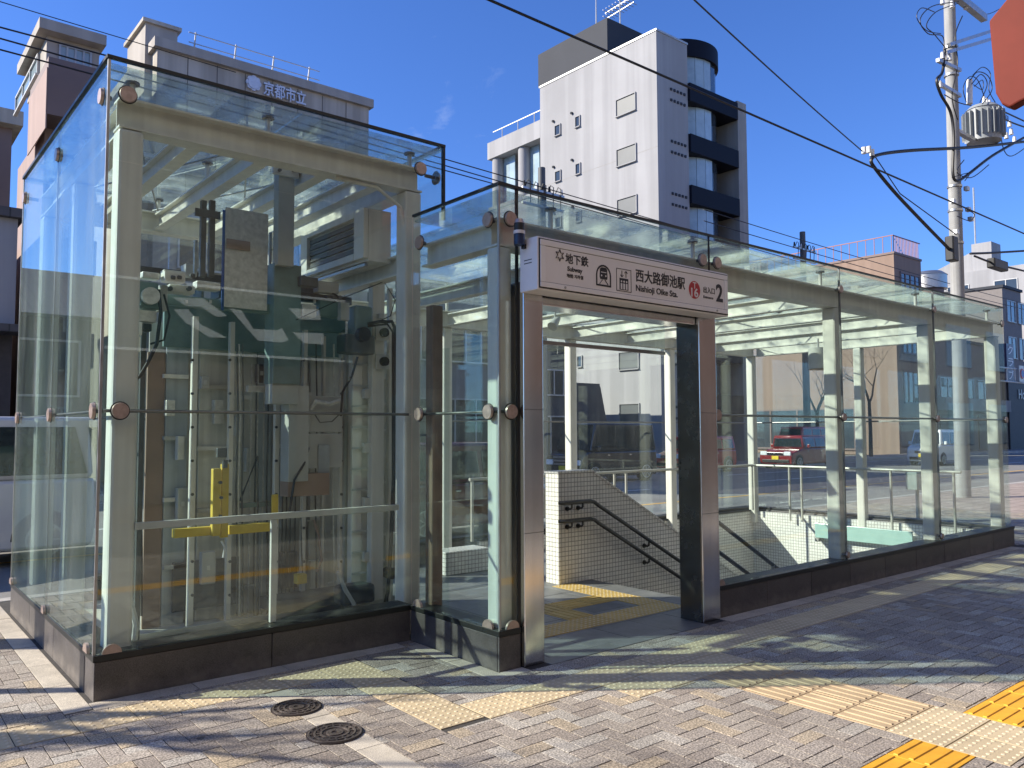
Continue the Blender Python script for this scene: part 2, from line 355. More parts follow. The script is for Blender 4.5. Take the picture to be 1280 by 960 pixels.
mb = MB(); mb.add([(14.0, -9, -0.001), (120, -9, -0.001), (120, 4.8, -0.001), (14, 4.8, -0.001)], [(0, 1, 2, 3)])
struct(mb.build('sidewalk_far', PAV_PINK))
mb = MB()
mb.box(-60, -3.6, 4.80, 4.98, -0.30, 0.0)
KERB = struct(MB().box(-300, 300, 4.80, 4.975, -0.29, 0.004).build('kerb', CONC, bevel=0.012))
struct(MB().box(-300, 300, 18.2, 18.4, -0.29, 0.03).build('kerb_far', CONC, bevel=0.012))
struct(MB().add([(-300, 18.4, 0.02), (300, 18.4, 0.02), (300, 20.8, 0.02), (-300, 20.8, 0.02)], [(0, 1, 2, 3)]).build('sidewalk_opposite', PAV_FAR))
def mark(name, rects, m, z=ROADZ + 0.004):
    for (x0, x1, y0, y1) in rects:
        o = MB().add([(x0, y0, z), (x1, y0, z), (x1, y1, z), (x0, y1, z)], [(0, 1, 2, 3)]).build(name, m); struct(o)
ROAD = bpy.data.objects['road']
mark('road_line_yellow', [(-200, 400, 8.35, 8.50)], PAINT_Y)
mark('road_line_white', [(-200, 400, 5.55, 5.68), (-200, 400, 17.5, 17.65)], PAINT_W)
mark('road_dash_white', [(k * 10.0 - 40, k * 10.0 - 35, 11.6, 11.75) for k in range(12)], PAINT_W)
mark('road_dash_white', [(k * 10.0 - 37, k * 10.0 - 32, 14.6, 14.75) for k in range(12)], PAINT_W)
# ---- paving blocks -------------------------------------------------
EXC = [  # rectangles that other pieces take
    (-2.27, 0.32, 1.07, 4.8), (-0.03, 9.2, -0.03, 4.8), (0.17, 2.36, -0.12, 0.0),   # plinths
    (-2.42, -2.27, 0.95, 4.8), (-2.42, -0.15, 0.92, 1.07), (-0.15, -0.03, -0.14, 0.92), (-0.15, 0.17, -0.14, -0.03), (2.36, 9.3, -0.18, -0.03),   # border flags
    (-6.0, -0.61, 0.57, 0.87), (-0.91, -0.61, -0.67, 0.57), (-0.61, 0.30, -0.67, -0.37), (0.30, 1.50, -0.97, -0.37), (1.5, 12.0, -0.67, -0.37),
    (0.90, 1.50, -2.17, -0.97), (0.90, 1.50, -2.77, -2.17), (-6, 0.90, -2.62, -2.32), (1.50, 12, -2.62, -2.32),
    (-1.40, -1.245, -6.0, 0.57)]
def clip(rects, e):
    out = []
    for (x0, x1, y0, y1) in rects:
        ex0, ex1, ey0, ey1 = e
        if x1 <= ex0 or x0 >= ex1 or y1 <= ey0 or y0 >= ey1: out.append((x0, x1, y0, y1)); continue
        if x0 < ex0: out.append((x0, ex0, y0, y1))
        if x1 > ex1: out.append((ex1, x1, y0, y1))
        a, b = max(x0, ex0), min(x1, ex1)
        if y0 < ey0: out.append((a, b, y0, ey0))
        if y1 > ey1: out.append((a, b, ey1, y1))
    return [r for r in out if r[1] - r[0] > 0.018 and r[3] - r[2] > 0.018]
GAP, CH = 0.0026, 0.0012
def slab(mb, x0, x1, y0, y1, z, dep=0.03):
    x0 += GAP; x1 -= GAP; y0 += GAP; y1 -= GAP; c = min(CH, (x1 - x0) / 3, (y1 - y0) / 3)
    vs = [(x0, y0, z - dep), (x1, y0, z - dep), (x1, y1, z - dep), (x0, y1, z - dep), (x0, y0, z - c), (x1, y0, z - c), (x1, y1, z - c), (x0, y1, z - c),
          (x0 + c, y0 + c, z), (x1 - c, y0 + c, z), (x1 - c, y1 - c, z), (x0 + c, y1 - c, z)]
    mb.add(vs, [(0, 1, 5, 4), (1, 2, 6, 5), (2, 3, 7, 6), (3, 0, 4, 7), (4, 5, 9, 8), (5, 6, 10, 9), (6, 7, 11, 10), (7, 4, 8, 11), (8, 9, 10, 11)])
whole, cut = [], []
U = 0.10
for r in range(-48, 48):
    for c in range(-60, 140):
        s = (c - r) % 4
        if s == 0: q = (c * U, c * U + 2 * U, r * U, r * U + U)
        elif s == 3: q = (c * U, c * U + U, r * U, r * U + 2 * U)
        else: continue
        rects = [q]
        for e in EXC: rects = clip(rects, e)
        if rects == [q]: whole.append(q)
        else: cut += rects
def area_px(q):
    pts = [to_px((x, y, 0)) for x, y in ((q[0], q[2]), (q[1], q[2]), (q[1], q[3]), (q[0], q[3]))]
    cx = sum(p[0] for p in pts) / 4; cyy = sum(p[1] for p in pts) / 4
    if not (-10 < cx < 1290 and 0 < cyy < 968): return 0
    return abs(sum(pts[i][0] * pts[(i + 1) % 4][1] - pts[(i + 1) % 4][0] * pts[i][1] for i in range(4))) / 2
whole.sort(key=area_px, reverse=True)
bh = MB(); slab(bh, 0, 0.2, 0, 0.1, 0); bhm = bh.mesh('paving_block', PAV_O)
bv = MB(); slab(bv, 0, 0.1, 0, 0.2, 0); bvm = bv.mesh('paving_block', PAV_O)
for q in whole[:296]:
    o = bpy.data.objects.new('paving_block', bhm if q[1] - q[0] > 0.15 else bvm); COL.objects.link(o); o.location = (q[0], q[2], RND.uniform(-0.0015, 0.001))
    o.rotation_euler = (RND.uniform(-1, 1) * 0.007, RND.uniform(-1, 1) * 0.007, RND.uniform(-1, 1) * 0.004); o.parent = SIDEWALK
fb = MB()
for q in whole[296:] + cut: slab(fb, *q, RND.uniform(-0.0015, 0.001))
o = fb.build('paving_block_field', PAV_I); o['kind'] = 'stuff'; o.parent = SIDEWALK
# ---- tactile tiles --------------------------------------------------
TBEIGE = mat('tactile_beige', (0.53, 0.425, 0.265), rough=0.75, var=0.16, scale=5, speck=0.12, bump=0.08, vary_obj=0.10)
TYELL = mat('tactile_yellow', (0.72, 0.36, 0.02), rough=0.6, var=0.13, scale=7, vary_obj=0.08, speck=0.08)
TWORN = mat('tactile_worn_stud', (0.66, 0.55, 0.37), rough=0.7, var=0.1)
TTAN = mat('tactile_tan', (0.45, 0.335, 0.20), rough=0.75, var=0.2, scale=5, speck=0.15, vary_obj=0.12)
def dot_mesh(m, n=6, s=0.3):
    b = MB(); slab(b, 0, s, 0, s, 0.001)
    for i in range(n):
        for j in range(n): b.dome(((i + 0.5) * s / n, (j + 0.5) * s / n, 0.001), 0.0115, 0.0035, 8)
    me = b.mesh('tactile_tile', [m, TWORN])
    for p in me.polygons: p.material_index = 1 if p.index >= 9 else 0
    return me
def bar_mesh(m, alongx, n=4, s=0.3):
    b = MB(); slab(b, 0, s, 0, s, 0.001); p = s / n
    for i in range(n):
        a = (i + 0.5) * p; w = 0.0135; e = 0.012
        if alongx: vs = [(e, a - w), (s - e, a - w), (s - e, a + w), (e, a + w)]
        else: vs = [(a - w, e), (a + w, e), (a + w, s - e), (a - w, s - e)]
        cx, cyy = sum(q[0] for q in vs) / 4, sum(q[1] for q in vs) / 4
        top = [(cx + (q[0] - cx) - math.copysign(0.005, q[0] - cx), cyy + (q[1] - cyy) - math.copysign(0.005, q[1] - cyy), 0.0065) for q in vs]
        b.add([(q[0], q[1], 0.0005) for q in vs] + top, [(0, 1, 5, 4), (1, 2, 6, 5), (2, 3, 7, 6), (3, 0, 4, 7), (4, 5, 6, 7)])
    return b.mesh('tactile_tile', m)
TGOLD = mat('tactile_gold', (0.56, 0.37, 0.10), rough=0.6, var=0.15, scale=5, vary_obj=0.1)
DOT, BARY, YBARX, TDOT = dot_mesh(TBEIGE), bar_mesh(TTAN, False), bar_mesh(TYELL, True), dot_mesh(TGOLD)
def lay(me, x0, x1, y0, y1, parent=SIDEWALK, z=0.0):
    for i in range(int(round((x1 - x0) / 0.3))):
        for j in range(int(round((y1 - y0) / 0.3))):
            o = bpy.data.objects.new('tactile_tile', me); COL.objects.link(o); o.parent = parent
            o.location = (x0 + i * 0.3, y0 + j * 0.3, z + RND.uniform(-0.001, 0.001)); o.rotation_euler = (RND.uniform(-1, 1) * 0.003, RND.uniform(-1, 1) * 0.003, 0)
lay(DOT, -4.21, -0.61, 0.57, 0.87); lay(DOT, -0.91, -0.61, -0.63, 0.57); lay(DOT, -0.60, 0.30, -0.67, -0.37); lay(DOT, 0.30, 1.50, -0.97, -0.37)
lay(DOT, 1.50, 9.6, -0.67, -0.37); lay(BARY, 0.90, 1.50, -2.17, -0.97); lay(DOT, 0.90, 1.50, -2.77, -2.17)
lay(YBARX, -4.8, 0.90, -2.62, -2.32); lay(YBARX, 1.50, 9.0, -2.62, -2.32)
# border flags and the pale drain strip
def flags(rects, m, name='border_flag'):
    for q in rects:
        b = MB(); slab(b, *q, RND.uniform(-0.002, 0.001)); o = b.build(name, m); o.parent = SIDEWALK
flags([(-2.42, -2.27, y, min(y + 0.6, 4.8)) for y in [0.95 + 0.6 * k for k in range(7)]], PALEGR)
flags([(x, min(x + 0.6, -0.15), 0.92, 1.07) for x in [-2.27 + 0.6 * k for k in range(4)]], PALEGR)
flags([(-0.15, -0.03, 0.39, 0.92), (-0.15, -0.03, -0.14, 0.39), (-0.03, 0.17, -0.14, -0.03)], PALEGR)
flags([(2.36 + 0.6 * k, 2.96 + 0.6 * k, -0.18, -0.03) for k in range(11)], PALEGR)
flags([(-1.40, -1.245, -2.32 + 0.575 * k, -2.32 + 0.575 * (k + 1)) for k in range(5)], PALEGR, 'drain_strip_slab')
# manhole covers
IRON = mat('cast_iron', (0.07, 0.055, 0.05), rough=0.5, metal=0.5, var=0.3, scale=20)
IRONL = mat('worn_iron', (0.20, 0.17, 0.15), rough=0.4, metal=0.6, var=0.2, scale=20)
def manhole(x, y, r, label):
    t = thing('manhole_cover', label, 'manhole cover', (x, y, 0.0), 'round iron covers in the paving')
    MB().cyl((x, y, -0.02), (x, y, 0.006), r, n=40).build('plate', IRON, t, True)
    b = MB()
    def ring(ra, rb, z0, z1, n=40):
        vs = []; 
        for rr, z in ((ra, z0), (ra, z1), (rb, z1), (rb, z0)): vs += [(x + rr * math.cos(2 * math.pi * k / n), y + rr * math.sin(2 * math.pi * k / n), z) for k in range(n)]
        b.add(vs, [(a * n + k, a * n + (k + 1) % n, (a + 1) * n + (k + 1) % n, (a + 1) * n + k) for a in range(3) for k in range(n)])
    for k, q in enumerate((0.95, 0.74, 0.52, 0.3)): ring(r * q, r * (q - 0.07), 0.005, 0.0105)
    b.build('raised_ring', IRONL, t)
    b = MB()
    for k in range(16):
        a = 2 * math.pi * k / 16; ca, sa = math.cos(a), math.sin(a)
        for q0, q1 in ((0.78, 0.86), (0.56, 0.65), (0.12, 0.22)):
            b.bar((x + ca * r * q0, y + sa * r * q0, 0.008), (x + ca * r * q1, y + sa * r * q1, 0.008), 0.009, 0.005)
    b.build('raised_mark', IRONL, t)
manhole(-1.36, 0.19, 0.145, 'round iron manhole cover beside the dotted tactile strip, half in shade')
manhole(-1.375, -0.315, 0.15, 'round iron manhole cover lying in the pale drain strip in full sun')
# ---- entrance floor -------------------------------------------------
floor = struct(MB().add([(0.05, 0.05, -0.02), (2.86, 0.05, -0.02), (2.86, 3.98, -0.02), (0.05, 3.98, -0.02)], [(0, 1, 2, 3)]).build('entrance_floor', JOINT))
FEXC = [(0.45, 2.25, 0.45, 0.75), (1.35, 1.65, 0.75, 1.35), (1.65, 2.25, 1.05, 1.35), (2.25, 2.55, 0.45, 1.95)]
fl = []
for i in range(7):
    for j in range(10):
        q = (0.05 + i * 0.42, min(0.05 + (i + 1) * 0.42, 2.84), 0.02 + j * 0.4, min(0.02 + (j + 1) * 0.4, 3.98)); rr = [q]
        if q[1] - q[0] < 0.05: continue
        for e in FEXC: rr = clip(rr, e)
        fl += rr
for q in fl:
    b = MB(); slab(b, *q, RND.uniform(-0.001, 0.0006), 0.02); o = b.build('floor_slab', SLATE); o.parent = floor
for i in range(5):
    b = MB(); slab(b, 0.36 + i * 0.352, 0.36 + (i + 1) * 0.352, -0.12, 0.02, 0.002, 0.02); o = b.build('threshold_slab', SLATE); o.parent = floor
lay(TDOT, 0.45, 2.25, 0.45, 0.75, floor, 0.001); lay(bar_mesh(TGOLD, False), 1.35, 1.65, 0.75, 1.35, floor, 0.001); lay(bar_mesh(TGOLD, True), 1.65, 2.25, 1.05, 1.35, floor, 0.001); lay(TDOT, 2.25, 2.55, 0.45, 1.95, floor, 0.001)
# ================================================================== GLASS ELEVATOR TOWER AND ENTRANCE SHELTER
XT, YT, YB, XR = -2.244, 1.10, 4.224, 0.297
HT, HS, LS = 3.944, 3.308, 9.10
ZB, ZR = 0.265, 1.737        # plinth top, rod height
tower = thing('glass_elevator_tower', 'tall glass box with cream steel frame around the lift machinery', 'elevator tower', (XT, YT, 0))
shel = thing('glass_station_entrance', 'long low glass subway entrance with cream posts and steel doorway', 'subway entrance', (0, 0, 0))
def plinth(T, segs):
    for (x0, x1, y0, y1) in segs:
        MB().box(x0, x1, y0, y1, -0.05, 0.225).build('plinth_panel', GRANITE, T, bevel=0.004)
def coping(T, segs, m=None):
    for (x0, x1, y0, y1) in segs: MB().box(x0, x1, y0, y1, 0.227, ZB).build('plinth_coping', m or SEAL, T, bevel=0.003)
g = 0.0025
def runx(x0, x1, y0, y1, n):
    w = (x1 - x0) / n; return [(x0 + k * w + g, x0 + (k + 1) * w - g, y0, y1) for k in range(n)]
def runy(x0, x1, y0, y1, n):
    w = (y1 - y0) / n; return [(x0, x1, y0 + k * w + g, y0 + (k + 1) * w - g) for k in range(n)]
plinth(tower, runx(XT, -0.02, YT - 0.02, YT + 0.22, 2)); plinth(tower, runy(XT, XT + 0.22, YT + 0.222, YB, 3)); plinth(tower, runx(XT + 0.222, XR, YB - 0.22, YB, 2))
coping(tower, [(XT - 0.006, -0.002, YT - 0.026, YT + 0.2), (XT - 0.006, XT + 0.2, YT + 0.202, YB + 0.006), (XT + 0.202, XR, YB - 0.2, YB + 0.006)])
plinth(shel, runy(-0.02, 0.18, 0.002, YT - 0.024, 2)); plinth(shel, [(-0.02, 0.168, -0.02, -0.0005)])
plinth(shel, runx(2.362, LS + 0.04, -0.02, 0.2, 9)); plinth(shel, runy(LS - 0.16, LS + 0.04, 0.202, YB, 4)); plinth(shel, runx(XR + 0.01, LS - 0.162, YB - 0.2, YB, 9))
coping(shel, [(-0.026, 0.168, -0.026, 0.15), (-0.026, 0.15, 0.152, YT - 0.028), (2.362, LS + 0.046, -0.026, 0.18), (LS - 0.14, LS + 0.046, 0.182, YB + 0.006), (XR + 0.01, LS - 0.142, YB - 0.18, YB + 0.006)])
TH = 0.012
def pane(T, x0, x1, y0, y1, z0, z1, m=None, name='glass_pane'):
    o = MB().box(x0, x1, y0, y1, z0, z1).build(name, m or GLASS, T); return o
def pane_x(T, x0, x1, y, z0, z1, m=None): return pane(T, x0 + 0.003, x1 - 0.003, y, y + TH, z0, z1, m)
def pane_y(T, x, y0, y1, z0, z1, m=None): return pane(T, x, x + TH, y0 + 0.003, y1 - 0.003, z0, z1, m)
# tower panes
for z0, z1 in ((ZB + 0.002, ZR - 0.004), (ZR + 0.004, HT)):
    pane_x(tower, XT + 0.014, -0.002, YT, z0, z1 if z1 < 3 else HS - 0.002)
    for a, b in ((YT, 2.65), (2.65, YB)): pane_y(tower, XT, a, b, z0, z1, GLASSL)
    pane_x(tower, XT + 0.014, -0.95, YB - TH, z0, z1); pane_x(tower, -0.95, XR, YB - TH, z0, z1)
pane_x(tower, XT + 0.014, XR - 0.002, YT, HS + 0.004, HT)
pane_y(tower, XR - TH, YT + 0.015, YB - 0.015, HS + 0.03, HT)
for a, b in ((XT + 0.01, -0.95), (-0.95, XR)):
    for c, d in ((YT + 0.01, 2.65), (2.65, YB - 0.01)): pane(tower, a + 0.003, b - 0.003, c + 0.003, d - 0.003, HT - 0.03, HT - 0.018, GLASSR, 'roof_pane')
def edge(T, p0, p1, w=0.028, h=0.022, name='edge_trim', m=None): MB().bar(p0, p1, w, h).build(name, m or SEAL, T)
for p0, p1 in (((XT - 0.012, YT, HT + 0.012), (XR + 0.012, YT, HT + 0.012)), ((XT, YT + 0.016, HT + 0.012), (XT, YB - 0.016, HT + 0.012)), ((XT - 0.012, YB, HT + 0.012), (XR + 0.012, YB, HT + 0.012)), ((XR, YT + 0.016, HT + 0.012), (XR, YB - 0.016, HT + 0.012))): edge(tower, p0, p1)
edge(tower, (XT + 0.004, YT + 0.004, ZB), (XT + 0.004, YT + 0.004, HT), 0.016, 0.016, 'corner_seal', STEELD)
edge(tower, (XR, YT + 0.002, HS + 0.03), (XR, YT + 0.002, HT), 0.02, 0.03, 'corner_seal')
edge(tower, (XT + 0.004, YB - 0.006, ZB), (XT + 0.004, YB - 0.006, HT), 0.016, 0.016, 'corner_seal', STEELD)
edge(tower, (XT + 0.006, 2.65, ZB), (XT + 0.006, 2.65, HT), 0.008, 0.016, 'joint_seal', STEELD)
# shelter panes
for z0, z1 in ((ZB + 0.002, ZR - 0.004), (ZR + 0.004, HS)):
    pane_y(shel, 0, 0.014, YT - 0.004, z0, z1)
    pane_x(shel, 0.0, 0.165, 0.0, z0, z1)
    for a, b in ((2.37, 4.60), (4.60, 6.85), (6.85, LS)): pane_x(shel, a, b, 0.0, z0, z1)
    for a, b in ((0.014, 2.0), (2.0, YB - 0.014)): pane_y(shel, LS - TH, a, b, z0, z1)
    for a, b in ((XR, 2.25), (2.25, 4.45), (4.45, 6.65), (6.65, LS - 0.014)): pane_x(shel, a, b, YB - TH, z0, z1)
pane_x(shel, 0.168, 2.37, 0.0, 2.67, HS)
for a, b in ((0.01, 2.37), (2.37, 4.60), (4.60, 6.85), (6.85, LS - 0.012)):
    pane(shel, a + 0.003 + (XR if a < 0.1 else 0), b - 0.003, 0.02, 2.1, HS - 0.034, HS - 0.02, GLASSR, 'roof_pane')
    pane(shel, a + 0.003 + (XR if a < 0.1 else 0), b - 0.003, 2.106, YB - 0.016, HS - 0.034, HS - 0.02, GLASSR, 'roof_pane')
pane(shel, 0.016, XR + 0.006, 0.02, YT - 0.004, HS - 0.034, HS - 0.02, GLASSR, 'roof_pane')
for p0, p1 in (((-0.012, 0, HS + 0.010), (LS + 0.012, 0, HS + 0.010)), ((0, 0.016, HS + 0.010), (0, YT - 0.01, HS + 0.010)), ((LS, 0.016, HS + 0.010), (LS, YB - 0.016, HS + 0.010)), ((XR + 0.02, YB, HS + 0.010), (LS + 0.012, YB, HS + 0.010))): edge(shel, p0, p1, 0.026, 0.018)
edge(shel, (0.004, 0.004, ZB), (0.004, 0.004, HS), 0.014, 0.014, 'corner_seal', STEELD)
edge(shel, (0.166, 0.006, ZB), (0.166, 0.006, HS), 0.016, 0.02, 'joint_seal')
edge(shel, (2.37, 0.006, 2.66), (2.37, 0.006, HS), 0.008, 0.016, 'joint_seal')
for x in (4.60, 6.85): edge(shel, (x, 0.006, ZB), (x, 0.006, HS), 0.012, 0.02, 'joint_seal', ROD)
# posts, beams
def post(T, x, y, z0, z1, w=0.155): MB().box(x - w / 2, x + w / 2, y - w / 2, y + w / 2, z0, z1).build('post', CREAM, T, bevel=0.022)
ZT = 3.52
for x, y in ((-2.075, 1.28), (0.075, 1.28), (-2.05, 4.0), (0.10, 4.0), (-2.05, 2.72)): post(tower, x, y, 0.0, 3.56)
def beam(T, p0, p1, w=0.15, h=0.2, name='beam'): MB().hbeam(p0, p1, w, h).build(name, CREAM, T)
beam(tower, (-2.15, 1.28, 3.665), (0.155, 1.28, 3.665)); beam(tower, (-2.13, 4.0, 3.665), (0.18, 4.0, 3.665))
beam(tower, (-2.05, 1.39, 3.665), (-2.05, 3.92, 3.665)); beam(tower, (0.10, 1.39, 3.665), (0.10, 3.92, 3.665))
beam(tower, (0.10, 1.39, 2.98), (0.10, 3.92, 2.98), 0.12, 0.17)
for x in (-1.62, -1.13, -0.64, -0.18): beam(tower, (x, 1.40, 3.66), (x, 3.92, 3.66), 0.10, 0.15, 'roof_beam')
for (a, b) in (((-2.0, 1.5), (-1.15, 3.9)), ((-1.2, 1.5), (-0.3, 3.9)), ((-0.3, 1.5), (-1.2, 3.9)), ((-1.1, 1.5), (-2.0, 3.9))):
    MB().cyl((a[0], a[1], 3.76), (b[0], b[1], 3.76), 0.008, n=6).build('brace_rod', STEELD, tower, True)
post(shel, 0.095, 0.115, 0.0, 2.90, 0.13)
for x in (4.65, 6.88, 8.98): post(shel, x, 0.125, 0.0, 2.90, 0.15)
MB().box(0.10, 0.20, 0.96, 1.06, 0.0, 2.6).build('brown_column', mat('rusty_brown_paint', (0.30, 0.19, 0.13), rough=0.6, var=0.25, scale=6, streak=0.3), shel, bevel=0.01)
for x in (2.3, 4.45, 6.62, 8.84): post(shel, x, 3.95, 0.0, 2.90, 0.13)
post(shel, 8.90, 2.02, 0.0, 2.90, 0.13); post(shel, 0.44, 3.95, 0.0, 2.9, 0.13)
beam(shel, (0.03, 0.125, 3.0), (9.05, 0.125, 3.0)); beam(shel, (0.37, 3.95, 3.0), (8.92, 3.95, 3.0))
beam(shel, (8.90, 0.21, 3.0), (8.90, 3.87, 3.0), 0.13); beam(shel, (0.12, 0.21, 3.0), (0.12, 1.06, 3.0), 0.12, 0.18)
for x in (1.2, 2.3, 3.37, 4.44, 5.55, 6.65, 7.77): beam(shel, (x, 0.21, 2.985), (x, 3.87, 2.985), 0.10, 0.15, 'roof_beam')
for k, x in enumerate((2.3, 4.44, 6.65)):
    MB().cyl((x, 0.4, 3.09), (x + 2.15, 3.85, 3.09), 0.008, n=6).build('brace_rod', STEELD, shel, True)
    MB().cyl((x + 2.15, 0.4, 3.10), (x, 3.85, 3.10), 0.008, n=6).build('brace_rod', STEELD, shel, True)
# roof stubs with discs
def stub(T, x, y, z0, z1):
    o = MB().cyl((x, y, z0), (x, y, z1 - 0.014), 0.018, n=10).build('roof_stub', CREAM, T, True)
    MB().cyl((x, y, z1 - 0.014), (x, y, z1), 0.045, n=16).build('stub_disc', ROD, o, True)
for x in (-2.05, -1.12, 0.10):
    for y in (1.31, 2.6, 4.0): stub(tower, x, y, 3.766, HT - 0.031)
for x in (0.6, 2.3, 4.44, 6.65, 8.86):
    for y in (0.125, 2.0, 3.92): stub(shel, x, y, 3.06 if y == 2.0 else 3.101, HS - 0.035)
# round point fittings on the glass: disc outside, short bolt to the frame inside
def disc(T, p, nrm, r=0.052, back=0.05, m=None):
    p = Vector(p); n = Vector(nrm)
    o = MB().cyl(p + n * 0.004, p + n * 0.022, r, r * 0.94, n=20).build('glass_bolt', m or DISC, T, True)
    MB().cyl(p + n * 0.001, p + n * 0.0038, r * 1.12, n=20).build('bolt_gasket', BLACK, o, True)
    MB().cyl(p - n * 0.014, p - n * back, 0.016, n=8).build('bolt_stem', ROD, o, True)
F = (0, -1, 0); Lf = (-1, 0, 0)
for z in (ZR, 3.74): disc(tower, (XT + 0.115, YT, z), F); disc(tower, (XT, YT + 0.13, z), Lf)
disc(tower, (0.07, YT, 3.72), F)
for z in (ZR, 3.74):
    for y in (2.62, 4.1): disc(tower, (XT, y, z), Lf, back=0.1)
disc(tower, (XR, YT + 0.12, 3.72), (1, 0, 0), back=0.1)
for z in (ZR, 3.085):
    disc(shel, (0.10, 0, z), F); disc(shel, (0, 0.11, z), Lf); disc(shel, (0, 0.99, z), Lf)
disc(shel, (2.26, 0, 3.085), F); disc(shel, (2.47, 0, 3.085), F); disc(shel, (2.43, 0, ZR), F)
for x in (4.60, 6.85):
    for z in (ZR, 3.085, ZB + 0.05): disc(shel, (x, 0, z), F, 0.042 if z > 1 else 0.035)
for z in (ZR, 3.085): disc(shel, (LS - 0.07, 0, z), F, 0.045)
# half discs clamped on the plinth
def foot(T, x, y, n):
    b = MB(); pts = [(0.055 * math.cos(math.pi * k / 10), 0.055 * math.sin(math.pi * k / 10)) for k in range(11)]
    if n == 'y': b.prism([(x + p, ZB + 0.001 + q) for p, q in pts], 'y', y - 0.022, y - 0.003)
    else: b.prism([(y + p, ZB + 0.001 + q) for p, q in pts], 'x', x - 0.022, x - 0.003)
    b.build('glass_clamp', DISC, T, True)
foot(tower, XT + 0.1, YT, 'y'); foot(tower, XT, YT + 0.12, 'x'); foot(tower, XT, 2.62, 'x'); foot(tower, XT, 4.12, 'x'); foot(shel, 0.10, 0, 'y'); foot(shel, 0, 0.11, 'x'); foot(shel, 0, 0.99, 'x'); foot(shel, 2.43, 0, 'y')
# horizontal rods behind the glass joint
def rod(T, p0, p1, r=0.011): MB().cyl(p0, p1, r, n=8).build('rod', ROD, T, True)
rod(tower, (XT + 0.03, YT + 0.035, ZR), (-0.01, YT + 0.035, ZR)); rod(tower, (XT + 0.035, YT + 0.05, ZR), (XT + 0.035, YB - 0.03, ZR)); rod(tower, (XT + 0.03, YB - 0.035, ZR), (XR, YB - 0.035, ZR))
rod(shel, (0.035, 0.03, ZR), (0.035, YT - 0.03, ZR)); rod(shel, (2.38, 0.035, ZR), (LS - 0.03, 0.035, ZR)); rod(shel, (LS - 0.035, 0.05, ZR), (LS - 0.035, YB - 0.05, ZR)); rod(shel, (XR + 0.02, YB - 0.035, ZR), (LS - 0.05, YB - 0.035, ZR))
rod(shel, (0.02, 0.03, ZR), (0.16, 0.03, ZR))
# steel doorway
door = shel
MB().box(0.172, 0.352, -0.06, 0.14, 0.0, 2.648).build('door_pillar', STEEL, shel, bevel=0.006)
MB().box(2.126, 2.358, -0.06, 0.175, 0.0, 2.648).build('door_pillar', STEEL, shel, bevel=0.006)
MB().box(2.118, 2.1255, -0.045, 0.175, 0.004, 2.5).build('jamb_panel', mat('dark_bronze_panel', (0.20, 0.195, 0.18), rough=0.25, metal=0.9), shel)
for z in (0.9, 1.75): MB().box(2.125, 2.3595, -0.0612, -0.0602, z, z + 0.003).build('panel_seam', SEAL, shel); MB().box(0.171, 0.353, -0.0612, -0.0602, z, z + 0.003).build('panel_seam', SEAL, shel)
MB().box(0.354, 2.117, -0.03, 0.16, 2.50, 2.646).build('door_header', STEEL, shel, bevel=0.005)
pane_x(shel, 0.36, 2.115, 0.30, 2.30, 2.75)
MB().box(0.36, 2.12, 0.30, 0.33, 2.27, 2.298).build('transom_rail', STEELD, shel)
# inner cream door-post glazing screen on the left
pane_y(shel, 0.42, 1.2, 2.3, 0.02, 2.3)
# cream conduit up the tower's inner corner
MB().tube([(0.02, 1.24, 0.3), (0.02, 1.24, 2.2), (0.0, 1.235, 2.3), (0.02, 1.24, 2.42), (0.02, 1.24, 3.2), (-0.03, 1.24, 3.42), (-0.25, 1.24, 3.54), (-0.6, 1.25, 3.555)], 0.014, 8).build('conduit', CREAM, tower, True)
# front hand rail inside the tower
MB().box(-2.0, -0.06, 1.19, 1.225, 0.985, 1.03).build('guard_rail', mat('white_paint', (0.62, 0.61, 0.55), rough=0.4), tower, bevel=0.004)
WHITEP = MT['white_paint']
MB().box(-1.10, -1.055, 1.192, 1.223, 0.27, 0.983).build('guard_post', WHITEP, tower, bevel=0.004)
struct(MB().box(XT + 0.23, XR - 0.02, YT + 0.23, YB - 0.23, 0.02, 0.05).build('tower_floor', mat('pale_floor_paint', (0.58, 0.54, 0.46), rough=0.7, var=0.15)))
# ================================================================== LIFT MACHINERY INSIDE THE TOWER
GALV = mat('galvanised_sheet', (0.62, 0.60, 0.54), rough=0.5, metal=0.35, var=0.22, scale=25)
GREYM = mat('grey_machine_paint', (0.46, 0.46, 0.42), rough=0.5, var=0.12, scale=5)
DARKM = mat('dark_machine_steel', (0.10, 0.105, 0.10), rough=0.45, metal=0.3, var=0.2, scale=8)
TEALM = mat('teal_machine_paint', (0.16, 0.235, 0.22), rough=0.45, var=0.2, scale=6)
OLIVE = mat('pale_shaft_panel', (0.72, 0.70, 0.60), rough=0.55, var=0.1, scale=3, streak=0.2)
BACKS = mat('pale_back_sheet', (0.62, 0.62, 0.565), rough=0.6, var=0.12, scale=2, streak=0.22)
BLUEP = mat('blue_grey_panel', (0.46, 0.50, 0.50), rough=0.35, var=0.1, streak=0.2)
BROWNP = mat('brown_box_paint', (0.33, 0.23, 0.17), rough=0.6, var=0.1)
YELP = mat('yellow_steel_paint', (0.66, 0.47, 0.06), rough=0.5, var=0.15, scale=9)
BLUEF = mat('blue_film', (0.03, 0.09, 0.30), rough=0.4)
lift = thing('lift_machinery', 'lift guide rails, cabinets and shaft panels packed inside the glass tower', 'elevator machinery', (-1.0, 2.2, 0.05))
